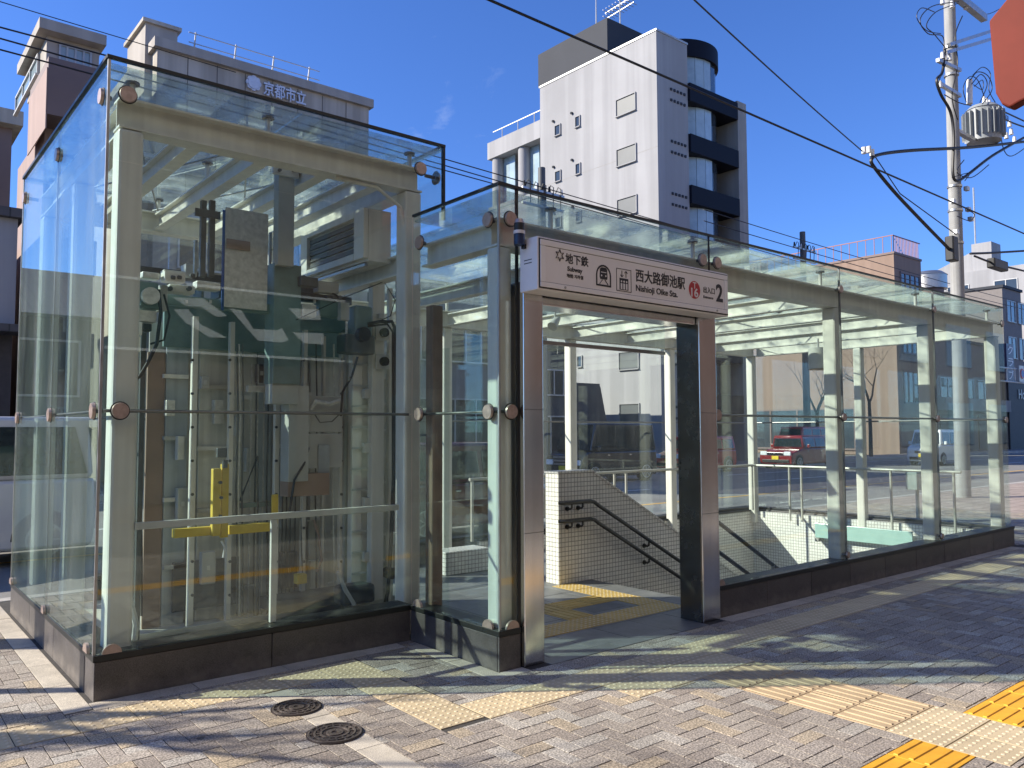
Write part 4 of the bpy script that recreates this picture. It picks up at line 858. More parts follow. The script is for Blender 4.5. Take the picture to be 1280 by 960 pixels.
# low tiled block and drum lamp
blk = MB(); a0 = W(562, 698, z=0); blk.box(1.75, 2.36, 3.15, 3.45, 0.0, 0.26); tag(blk.build('tiled_plinth_block', WTILE, bevel=0.01), 'low white tiled block on the floor behind the stair wall', 'tiled block')
SPOTW = mat('lamp_white', (0.62, 0.61, 0.56), rough=0.4)
def spot(x, y, z, label):
    t = thing('spotlight', label, 'spotlight', (x, y, z), 'small white spotlights inside the entrance'); 
    MB().cyl((x, y, z + 0.14), (x, y, z + 0.05), 0.012, n=8).build('stem', SPOTW, t, True)
    MB().cyl((x + 0.04, y, z + 0.06), (x - 0.07, y - 0.03, z - 0.045), 0.03, 0.055, n=16).build('shade', SPOTW, t, True)
sp = W(694, 404, y=1.9); spot(sp.x, 1.9, sp.z, 'white cone spotlight aimed down just inside the doorway')
dc = W(1023, 448, y=1.8)
drum = thing('drum_speaker', 'white drum shaped speaker hanging under the entrance roof', 'speaker', (dc.x, 1.8, dc.z))
MB().cyl((dc.x, 1.8, dc.z - 0.15), (dc.x, 1.8, dc.z + 0.15), 0.135, n=28).build('body', SPOTW, drum, True); MB().cyl((dc.x, 1.8, dc.z - 0.165), (dc.x, 1.8, dc.z - 0.151), 0.125, n=28).build('grille', BROWNP, drum, True)
MB().box(dc.x + 0.12, dc.x + 0.2, 1.72, 1.76, dc.z - 0.05, dc.z + 0.07).build('junction_box', SPOTW, drum); MB().cyl((dc.x, 1.8, dc.z + 0.151), (dc.x, 1.8, 2.92), 0.015, n=8).build('stem', SPOTW, drum, True)
# ================================================================== SMALL THINGS ON THE PAVEMENT BEHIND
kx, ky = 11.1, 2.2
cab = thing('control_box', 'pale grey control box on a thin white post beyond the entrance', 'control box', (kx, ky, 0))
zc = W(1143, 590, y=ky).z; zd = W(1143, 612, y=ky).z
MB().cyl((kx + 0.1, ky, 0.0), (kx + 0.1, ky, zd + 0.02), 0.03, n=10).build('post', WHITEP, cab, True); MB().box(kx - 0.12, kx + 0.16, ky - 0.1, ky + 0.1, zd, zc).build('box', mat('pale_grey_box', (0.42, 0.43, 0.40), rough=0.5), cab, bevel=0.01); MB().box(kx + 0.162, kx + 0.2, ky - 0.05, ky + 0.05, zd + 0.08, zd + 0.2).build('latch', STEELD, cab)
# ================================================================== BACKGROUND BUILDINGS
WPLAS = mat('white_plaster', (0.365, 0.362, 0.365), rough=0.9, var=0.05, scale=0.4, streak=0.15, sfreq=0.9, spec=0.2)
GPLAS = mat('grey_plaster', (0.34, 0.325, 0.30), rough=0.85, var=0.08, scale=0.6, streak=0.15, sfreq=1.5, spec=0.2)
BLKP = mat('black_panel', (0.008, 0.009, 0.016), rough=0.6, spec=0.15, var=0.1)
DKROOF = mat('dark_roof_panel', (0.05, 0.054, 0.064), rough=0.7, var=0.06, scale=0.7, spec=0.15)
TANW = mat('tan_wall', (0.30, 0.215, 0.168), rough=0.8, var=0.07, scale=0.3, streak=0.12, sfreq=1.5, spec=0.2)
PINKW = mat('pink_wall', (0.38, 0.28, 0.245), rough=0.8, var=0.06, scale=0.4, streak=0.1, sfreq=1.5, spec=0.2)
BRNW = mat('brown_grey_wall', (0.20, 0.145, 0.13), rough=0.7, var=0.08, scale=0.6)
CONCW = mat('concrete_wall', (0.50, 0.455, 0.385), rough=0.85, var=0.12, scale=0.5, streak=0.25, sfreq=1.5, spec=0.2)
BEIGEW = mat('beige_wall', (0.42, 0.385, 0.34), rough=0.85, var=0.08, scale=0.5, streak=0.15, sfreq=1.5, spec=0.2)
SLATEW = mat('slate_wall', (0.07, 0.075, 0.09), rough=0.7, var=0.12, scale=0.5)
DKSHOP = mat('dark_shop_wall', (0.05, 0.045, 0.045), rough=0.6, var=0.2)
RFTILE = tilemat('roof_tile_dark', (0.09, 0.085, 0.085), (0.03, 0.03, 0.03), 0.3, 0.28, 0.02, rough=0.6)
PANE = mat('dark_window_pane', (0.035, 0.045, 0.055), rough=0.06, var=0.2, scale=0.8, spec=0.8)
PANEG = mat('grey_frosted_pane', (0.085, 0.095, 0.10), rough=0.5, var=0.1, scale=1.0)
PANEB = mat('curtained_pane', (0.34, 0.43, 0.46), rough=0.10, var=0.15, scale=1.5, spec=0.9)
ALU = mat('window_aluminium', (0.45, 0.45, 0.44), rough=0.45, metal=0.4)
def bld(name, label, loc, cat='building', group=None): return thing(name, label, cat, loc, group)
def wbox(T, name, x0, x1, y0, y1, z0, z1, m, bevel=0): return MB().box(x0, x1, y0, y1, z0, z1).build(name, m, T, bevel=bevel)
def win(T, face, a0, a1, z0, z1, pl, pm=None, fm=None, mull=0, t=0.06, name='window'):
    pm = pm or PANE; fm = fm or ALU; b = MB(); pd = 0.02
    def bx(u0, u1, w0, w1, d0, d1):
        if face == '-y': b.box(u0, u1, pl - d1, pl - d0, w0, w1)
        else: b.box(pl - d1, pl - d0, u0, u1, w0, w1)
    bx(a0, a1, z1 - t, z1, 0.003, 0.07); bx(a0, a1, z0, z0 + t, 0.003, 0.11); bx(a0, a0 + t, z0 + t, z1 - t, 0.003, 0.07); bx(a1 - t, a1, z0 + t, z1 - t, 0.003, 0.07)
    for k in range(mull): c = a0 + (a1 - a0) * (k + 1) / (mull + 1); bx(c - t / 2, c + t / 2, z0 + t, z1 - t, 0.003, 0.06)
    o = b.build(name, fm, T); b = MB(); bx(a0 + t * 0.5, a1 - t * 0.5, z0 + t * 0.5, z1 - t * 0.5, 0.004, pd); b.build('pane', pm, o)
    return o
# ---- white block with black balconies
wx = 26.75
wb = bld('white_apartment_block', 'tall white block with black curved balconies and dark rooftop box', (wx + 3, 25, 0))
wbox(wb, 'wall', wx, 29.15, 21.0, 29.65, -0.1, 21.35, WPLAS); wbox(wb, 'parapet_cap', wx - 0.04, 29.19, 20.96, 29.69, 21.352, 21.45, ALU)
wbox(wb, 'wall', 29.151, 33.2, 24.4, 29.64, -0.1, 20.9, GPLAS); wbox(wb, 'wall', 33.3, 34.1, 20.9, 29.6, -0.1, 19.5, GPLAS)
wbox(wb, 'roof_box', wx + 0.05, 32.2, 24.35, 29.85, 21.46, 23.4, DKROOF)
for k in range(7):
    zt = 19.35 - 2.65 * k
    b = MB(); b.box(29.152, 33.28, 20.85, 22.2, zt - 0.95, zt); b.build('balcony_band', BLKP, wb, bevel=0.02)
    cxx, cyy, rr = 30.9, 23.2, 2.15; zb_, zt2 = zt, zt + 1.69
    for q in range(9):
        a0, a1 = math.pi * (1.12 + 0.085 * q), math.pi * (1.12 + 0.085 * (q + 1)) - 0.012
        p = [(cxx + rr * math.cos(a0), cyy + rr * math.sin(a0)), (cxx + rr * math.cos(a1), cyy + rr * math.sin(a1)), (cxx + (rr - 0.08) * math.cos(a1), cyy + (rr - 0.08) * math.sin(a1)), (cxx + (rr - 0.08) * math.cos(a0), cyy + (rr - 0.08) * math.sin(a0))]
        MB().prism(p, 'z', zb_, zt2).build('curved_pane', PANEB if q < 5 else PANE, wb)
    wbox(wb, 'floor_slab', 29.16, 33.25, 22.21, 24.39, zt - 0.9, zt - 0.05, GPLAS)
    for q in range(2):
        for j in range(5): wbox(wb, 'vent_cap', 27.75 + j * 0.26, 27.87 + j * 0.26, 20.94, 20.999, zt - 0.75 - q * 0.55, zt - 0.63 - q * 0.55, DKROOF)
b = MB(); b.cyl((30.9, 23.2, 21.04), (30.9, 23.2, 21.95), 2.3, n=48); b.build('curved_crown', BLKP, wb, 30)
for k in range(7):
    z0 = 17.75 - 2.62 * k
    if z0 < 1: break
    win(wb, '-x', 22.36, 23.72, z0, z0 + 0.95, wx, PANEG, WPLAS, t=0.045)
    win(wb, '-x', 26.35, 26.75, z0 + 0.35, z0 + 1.0, wx, PANE, WPLAS, t=0.05); win(wb, '-x', 27.9, 28.4, z0 + 0.35, z0 + 1.0, wx, PANE, WPLAS, t=0.05)
    for y in (27.0, 28.5): MB().cyl((wx, y, z0 + 1.3), (wx - 0.1, y, z0 + 1.28), 0.07, n=10).build('vent_hood', DKROOF, wb)
for k in (2, 5): wbox(wb, 'wall_joint', wx - 0.004, wx - 0.001, 21.0, 29.65, 21.35 - 2.62 * k - 0.6, 21.35 - 2.62 * k - 0.58, GPLAS)
# rear wing with columns
wbox(wb, 'wing_slab', wx, 31, 29.66, 34.6, 18.45, 19.5, WPLAS); wbox(wb, 'wing_wall', 28.4, 31, 29.66, 34.4, -0.1, 18.44, WPLAS); wbox(wb, 'wing_wall', wx, 28.39, 29.66, 34.5, -0.1, 15.4, WPLAS)
for y in (34.1, 31.6): MB().cyl((wx + 0.45, y, 15.41), (wx + 0.45, y, 18.44), 0.36, n=18).build('column', WPLAS, wb, True)
for k in range(8):
    y0 = 29.9 + k * 0.56; dx = 0.55 * math.sin(math.pi * ((k % 4) + 0.5) / 4)
    wbox(wb, 'curved_pane', wx + 1.15 - dx, wx + 1.2 - dx, y0 + 0.01, y0 + 0.55, 15.41, 18.44, PANEB)
for y in (30.5, 32, 33.5): MB().cyl((wx + 0.3, y, 19.5), (wx + 0.3, y, 20.2), 0.03, n=6).build('rail_post', ALU, wb)
wbox(wb, 'rail_bar', wx + 0.28, wx + 0.32, 29.7, 34.4, 20.2, 20.25, ALU)
# ---- dark low houses between
def lowblock(name, label, x0, x1, y0, y1, z1, wm, wins, group='low houses across the road', roofm=None):
    T = bld(name, label, ((x0 + x1) / 2, y0, 0), group=group); wbox(T, 'wall', x0, x1, y0, y1, -0.1, z1, wm); wbox(T, 'roof_edge', x0 - 0.12, x1 + 0.12, y0 - 0.12, y1 + 0.12, z1 + 0.001, z1 + 0.22, roofm or DKROOF)
    for (a0, a1, z0, z2, mu) in wins: win(T, '-y', a0, a1, z0, z2, y0, PANE, ALU, mu)
    return T
lowblock('shadow_shape_house', 'neighbour house, dark and stepped in place of its shadow on the white block', 17.6, 22.4, 22.6, 29, 5.3, SLATEW, [(18.3, 19.6, 3.2, 4.4, 1), (20.6, 21.8, 3.2, 4.4, 1), (18.2, 21.9, 0.2, 2.3, 3)])  # house made dark and stepped, standing in for the shadow on the white wall
T = bpy.data.objects['shadow_shape_house']; wbox(T, 'side_wing', 22.4, 24.8, 23.2, 29, -0.1, 3.9, SLATEW); MB().prism([(24.8, -0.1), (25.9, -0.1), (24.95, 3.75), (24.8, 3.9)], 'y', 23.3, 29).build('lean_to', SLATEW, T)
lowblock('grey_office', 'grey two storey office with wide windows seen through the corner glass', 11.2, 17.4, 21.4, 30, 7.2, GPLAS, [(11.8, 14.0, 4.3, 6.0, 2), (14.6, 16.9, 4.3, 6.0, 2), (11.8, 16.9, 0.3, 2.9, 4)])
# ---- board of the far parking lot, tan building
bxx = W(1117, 317, y=21.0); TX, TZ = bxx.x, bxx.z; TX1 = W(1152, 360, y=21.0).x
tb = bld('tan_building', 'tan walled building with roof railing and brown windows', (TX + 5, 24, 0))
wbox(tb, 'wall', TX, TX1, 21.0, 58, -0.1, TZ, TANW); wbox(tb, 'parapet_cap', TX - 0.06, TX1 + 0.06, 20.94, 58.06, TZ + 0.001, TZ + 0.15, BRNW)
for k in range(3):
    z0 = TZ - 3.4 - k * 3.4; win(tb, '-y', TX + 0.8, TX1 - 0.3, z0, z0 + 2.3, 21.0, PANE, BRNW, 3, 0.12)
RRED = mat('red_brown_railing', (0.28, 0.11, 0.08), rough=0.5)
rg = MB()
for k in range(60):
    y = 21.1 + k * 0.6; rg.box(TX - 0.02, TX + 0.02, y, y + 0.04, TZ + 0.151, TZ + 1.25)
o = rg.build('railing_baluster', RRED, tb); o['kind'] = 'stuff'
rg = MB()
for k in range(18): x = TX + 0.1 + k * (TX1 - TX - 0.2) / 18; rg.box(x, x + 0.04, 21.02, 21.06, TZ + 0.151, TZ + 1.25)
o = rg.build('railing_baluster', RRED, tb); o['kind'] = 'stuff'
wbox(tb, 'railing_bar', TX - 0.03, TX + 0.03, 21.0, 58, TZ + 1.251, TZ + 1.31, RRED); wbox(tb, 'railing_bar', TX + 0.031, TX1, 21.0, 21.06, TZ + 1.251, TZ + 1.31, RRED)
for y in (31.5, 35): wbox(tb, 'air_conditioner', TX + 0.2, TX + 1.2, y, y + 2.2, TZ + 0.152, TZ + 1.2, WPLAS)
for (ya, yb_, za, zb_) in ((24, 33, 0.2, 3.2), (36, 44, 0.2, 3.2)): win(tb, '-x', ya, yb_, za, zb_, TX, PANE, BRNW, 3, 0.12)
MB().box(TX - 0.05, TX - 0.003, 45.4, 46.8, 6.6, 7.9).build('wall_notice', WPLAS, tb)
# darker blocks continuing the street
ztop = W(1262, 362, y=20.4).z; XD0, XD1 = W(1254, 400, y=20.4).x, W(1277, 400, y=20.4).x
T = lowblock('brown_shop_block', 'dark brown shop block with balconies beyond the tan building', TX1 + 0.4, XD0 - 0.3, 20.6, 32, W(1180, 425, y=20.6).z, BRNW, [(TX1 + 1.5 + k * 3.3, TX1 + 4.0 + k * 3.3, 3.6, 5.4, 1) for k in range(3)], 'shop blocks along the far side')
for k in range(3): wbox(T, 'shutter', TX1 + 1.2 + k * 3.4, TX1 + 4.2 + k * 3.4, 20.52, 20.598, 0.1, 2.7, DKSHOP)
wbox(T, 'balcony', TX1 + 0.6, XD0 - 0.5, 19.9, 20.598, 3.0, 3.9, GPLAS)
T = lowblock('grey_corner_block', 'dark grey corner block with black shopfront at the end of the glass', XD0, XD1, 20.4, 34, ztop, mat('grey_brown_wall', (0.20, 0.18, 0.17), rough=0.8, var=0.1), [(XD0 + 0.8 + k * 2.4, XD0 + 2.6 + k * 2.4, z_, z_ + 1.8, 1) for k in range(2) for z_ in (7.4, 10.4)], 'shop blocks along the far side')
wbox(T, 'shopfront', XD0 + 0.1, XD1 - 0.1, 20.25, 20.398, 0.0, 5.6, DKSHOP)
T2 = T
sgx = W(1263, 435, y=19.5)
vs_ = thing('vertical_sign', 'dark purple vertical shop sign with pale katakana on the corner block', 'sign', (sgx.x, 19.5, sgx.z)); PURP = mat('purple_sign', (0.05, 0.035, 0.08), rough=0.4)
zt3, zb3 = W(1263, 430, y=19.5).z, W(1263, 476, y=19.5).z; x0s, x1s = W(1258.5, 450, y=19.5).x, W(1267.5, 450, y=19.5).x
MB().box(x0s, x1s, 19.5, 20.25, zb3, zt3).build('board', PURP, vs_); 
for k, ch in enumerate('クラブ'): text_on('lettering', ch, (zt3 - zb3) / 3.6, ((x0s + x1s) / 2, 19.49, zt3 - (k + 0.5) * (zt3 - zb3) / 3), WHITEINK, vs_, 0.005, 0.005, (x1s - x0s) * 0.7)
ho = W(1277, 493, y=20.2); text_on('shop_lettering', 'Ho', 1.1, (ho.x, 20.2, ho.z), ALU, T2, 0.01, 0.02)
# square signs on an arm by the right edge
a = W(1268, 459, y=17.5)
arm = thing('traffic_sign_arm', 'white signal arm carrying a round red and blue sign panel', 'traffic sign', (W(1290, 470, y=17.5).x, 17.5, 0))
px_ = W(1292, 470, y=17.5).x
MB().cyl((px_, 17.9, 0.0), (px_, 17.9, 8.2), 0.11, n=12).build('pole', ALU, arm, True)
for py in (459, 476):
    q0 = W(1250, py, y=17.9); MB().cyl((q0.x, 17.9, q0.z), (px_, 17.9, q0.z + (0.0)), 0.06, n=8).build('arm_tube', WHITEP, arm, True)
for pxx in (1258, 1268): q0 = W(pxx, 459, y=17.9); q1 = W(pxx, 476, y=17.9); MB().cyl(q0, (q0.x, 17.9, q1.z), 0.05, n=8).build('arm_tie', WHITEP, arm, True)
q = W(1281, 467, y=17.5); MB().box(q.x - 0.45, q.x + 0.5, 17.70, 17.74, q.z - 0.6, q.z + 0.6).build('sign_panel', WHITEP, arm); MB().cyl((q.x + 0.05, 17.70, q.z), (q.x + 0.05, 17.66, q.z), 0.38, n=24).build('sign_ring', SIGNRED, arm); MB().cyl((q.x + 0.05, 17.66, q.z), (q.x + 0.05, 17.65, q.z), 0.27, n=24).build('sign_centre', BLUEF, arm)
# ---- white building on the right
RX = 80.0
rb = bld('white_warehouse', 'bright white building with stair tower and slanted roof behind the utility pole', (RX + 5, 50, 0))
z1_ = W(1280, 330, x=RX).z; ye = W(1165, 350, x=RX).y
wbox(rb, 'wall', RX, RX + 14, 21.5, ye, -0.1, z1_, WPLAS)
ya, yb_ = W(1238, 320, x=RX).y, W(1213, 320, x=RX).y; ztw = W(1225, 303, x=RX).z
wbox(rb, 'stair_tower', RX + 0.3, RX + 2.6, ya, yb_, z1_, ztw, WPLAS)
yc = W(1168, 340, x=RX).y; zc1 = W(1170, 338, x=RX).z; zc2 = W(1192, 318, x=RX).z
MB().prism([(yb_ + 0.01, z1_), (yc, z1_), (yc, zc1), (yb_ + 0.01, zc2)], 'x', RX + 0.3, RX + 2.4).build('slanted_roof', WPLAS, rb)
MB().cyl((RX + 2, ya + 2, ztw), (RX + 2, ya + 2, ztw + 6), 0.08, n=6).build('mast', ALU, rb)
for k in range(4): win(rb, '-x', 23 + k * 4.2, 25 + k * 4.2, z1_ - 3.2, z1_ - 1.2, RX, PANE, ALU, 1)
tk = W(1162, 353, x=62.0)
tank = thing('water_tank', 'round steel rooftop water tank beside the tan building', 'water tank', (tk.x, tk.y, tk.z - 1.0))
tb3 = W(1162, 362, x=62.0).z; tt3 = W(1162, 345, x=62.0).z; MB().cyl((62.0, tk.y, tb3), (62.0, tk.y, tt3), 1.25, n=24).build('shell', STEELD, tank, True); MB().cyl((62.0, tk.y, tt3), (62.0, tk.y, tt3 + 0.3), 1.3, 0.9, n=24).build('lid', STEELD, tank, True); MB().cyl((62.0, tk.y, 0), (62.0, tk.y, tb3), 0.9, 1.0, n=12).build('stand', BRNW, tank, True)
# ---- municipal building, top left
KX0, KX1, KZ = W(197, 48, y=21.0).x, W(461, 128, y=21.0).x, W(197, 48, y=21.0).z
kb = bld('municipal_building', 'grey concrete municipal building with emblem and raised Japanese name', (6, 25, 0))
wbox(kb, 'wall', KX0, KX1, 21.0, 38, -0.1, KZ - 0.3, CONCW); wbox(kb, 'cornice', KX0 - 0.12, KX1 + 0.12, 20.85, 38.1, KZ - 0.299, KZ, BEIGEW)
jm = mat('wall_joint', (0.10, 0.095, 0.09), rough=0.9)
for k in range(1, 8): wbox(kb, 'wall_joint', KX0 + k * (KX1 - KX0) / 8 - 0.012, KX0 + k * (KX1 - KX0) / 8 + 0.012, 20.994, 20.999, 0.5, KZ - 0.32, jm)
for k in range(5): wbox(kb, 'wall_joint', KX0 + 0.02, KX1 - 0.02, 20.9945, 20.9985, KZ - 1.2 - k * 0.95, KZ - 1.176 - k * 0.95, jm)
for k in range(3):
    for j in range(3): win(kb, '-y', KX0 + 0.7 + k * 2.3, KX0 + 2.4 + k * 2.3, 1.2 + j * 2.7, 2.9 + j * 2.7, 21.0, PANE, ALU, 1)
sx0, sx1 = W(182, 28, y=21.6).x, W(222, 40, y=21.6).x; sz = W(182, 28, y=21.6).z; sy = W(160, 40, x=sx0).y
wbox(kb, 'stair_block', sx0, sx1, 21.6, sy, -0.1, sz, BEIGEW); wbox(kb, 'stair_cap', sx0 - 0.1, sx1 + 0.1, 21.5, sy + 0.1, sz + 0.001, sz + 0.12, CONCW)
SILV = mat('silver_letter', (0.62, 0.63, 0.68), rough=0.4, metal=0.2)
tc_ = W(356, 117, y=20.95); text_on('lettering', '京都市立', 0.50, (tc_.x, 20.93, tc_.z), SILV, kb, 0.008, 0.03, W(382, 124, y=20.95).x - W(329, 109, y=20.95).x)
ec = W(317, 104, y=20.95); b = MB()
for k in range(8): a_ = 2 * math.pi * k / 8; b.cyl((ec.x + 0.16 * math.cos(a_), 20.99, ec.z + 0.16 * math.sin(a_)), (ec.x + 0.16 * math.cos(a_), 20.92, ec.z + 0.16 * math.sin(a_)), 0.10, n=10)
b.cyl((ec.x, 20.99, ec.z), (ec.x, 20.90, ec.z), 0.2, n=16); b.build('emblem', SILV, kb)
for k in range(4):
    xx = sx1 + 0.5 + k * 1.3; MB().bar((xx, 21.6, KZ), (xx, 21.4, KZ + 0.75), 0.04, 0.04).build('rail_post', ALU, kb)
for zz in (0.4, 0.72): MB().bar((sx1 + 0.3, 21.45, KZ + zz), (sx1 + 4.8, 21.45, KZ + zz), 0.025, 0.025).build('rail_bar', ALU, kb)
# ---- pinkish apartment with overhanging box
AX0 = W(60, 100, y=20.0).x; AX1 = KX0 - 1.6
pk = bld('pink_apartment', 'pinkish apartment house with overhanging brown upper box', (AX0 + 1, 24, 0))
za, zb_ = W(60, 70, y=20.0).z, W(60, 142, y=20.0).z; yfar = W(38, 110, x=AX0).y
MB().box(AX0, AX1, 20.0, yfar, zb_, za).build('upper_box', [BRNW], pk); MB().box(AX0 - 0.03, AX0 - 0.002, 20.02, yfar, zb_ - 0.4, za - 0.3).build('side_panel', PINKW, pk)
wbox(pk, 'lower_wall', AX0 + 0.15, AX1, 21.2, yfar + 3, -0.1, zb_ - 0.001, PINKW)
yr = W(27, 60, x=AX0 - 0.1).y
wbox(pk, 'penthouse', AX0 + 0.1, AX1, 21.0, yr, za + 0.001, za + 1.0, BEIGEW); wbox(pk, 'roof_slab', AX0 - 0.15, AX1 + 0.1, 20.6, yr + 0.4, za + 1.001, za + 1.3, BEIGEW)
win(pk, '-y', AX0 + 0.4, AX1 - 0.2, za + 0.25, za + 0.85, 21.0, PANEB, ALU, 3, 0.05); win(pk, '-x', 22, 26, za + 0.2, za + 0.85, AX0 + 0.1, PANEB, ALU, 2, 0.06)
for k in range(4): zz = zb_ - 1.6 - k * 2.6; wbox(pk, 'balcony', AX0 + 0.2, AX1 - 0.1, 20.2, 21.199, zz, zz + 0.95, DKROOF); win(pk, '-y', AX0 + 0.5, AX1 - 0.4, zz + 1.0, zz + 1.55, 21.2, PANE, ALU, 1)
# ---- houses at the far left
HX = W(23, 260, y=20.4).x
hs = bld('white_walled_house', 'white walled house with dark shop opening beyond the white van', (HX - 4, 22, 0)); hz = W(22, 172, y=20.4).z
wbox(hs, 'wall', HX - 2.4, HX, 20.4, 30, 4.4, hz - 2.2, WPLAS); wbox(hs, 'shop_wall', HX - 2.4, HX, 20.7, 30, -0.1, 4.399, DKSHOP); wbox(hs, 'eave', HX - 2.6, HX + 0.1, 19.7, 20.69, 4.2, 4.4, RFTILE)
wbox(hs, 'shop_shutter', HX - 2.2, HX - 0.3, 20.62, 20.699, 0.0, 2.6, GPLAS); win(hs, '-y', HX - 1.9, HX - 0.5, 5.2, 6.6, 20.4, PANE, ALU, 1); wbox(hs, 'roof', HX - 2.6, HX + 0.15, 20.2, 30.2, hz - 2.199, hz - 1.95, RFTILE)
h2 = bld('dark_roofed_house', 'old house with a dark tiled roof beside the white walled one', (HX - 9, 23, 0)); r2 = W(10, 130, y=24).z
wbox(h2, 'wall', HX - 14, HX - 2.7, 21, 31, -0.1, 4.9, SLATEW); MB().prism([(20.2, 4.8), (31.8, 4.8), (26, 7.0)], 'x', HX - 14.4, HX - 2.65).build('roof', RFTILE, h2)
for k in range(3): win(h2, '-y', HX - 13 + k * 3.5, HX - 10.8 + k * 3.5, 2.6, 4.2, 21.0, PANE, ALU, 1)
h3 = bld('brown_block_behind', 'brown block with flat eaves rising behind the white walled house', (HX - 2, 34, 0)); wbox(h3, 'wall', HX - 1.6, HX + 1.4, 33, 44, -0.1, W(10, 160, y=33).z, BRNW); wbox(h3, 'eave', HX - 1.9, HX + 1.7, 32.4, 44.3, W(10, 160, y=33).z + 0.001, W(10, 142, y=33).z, CONCW)
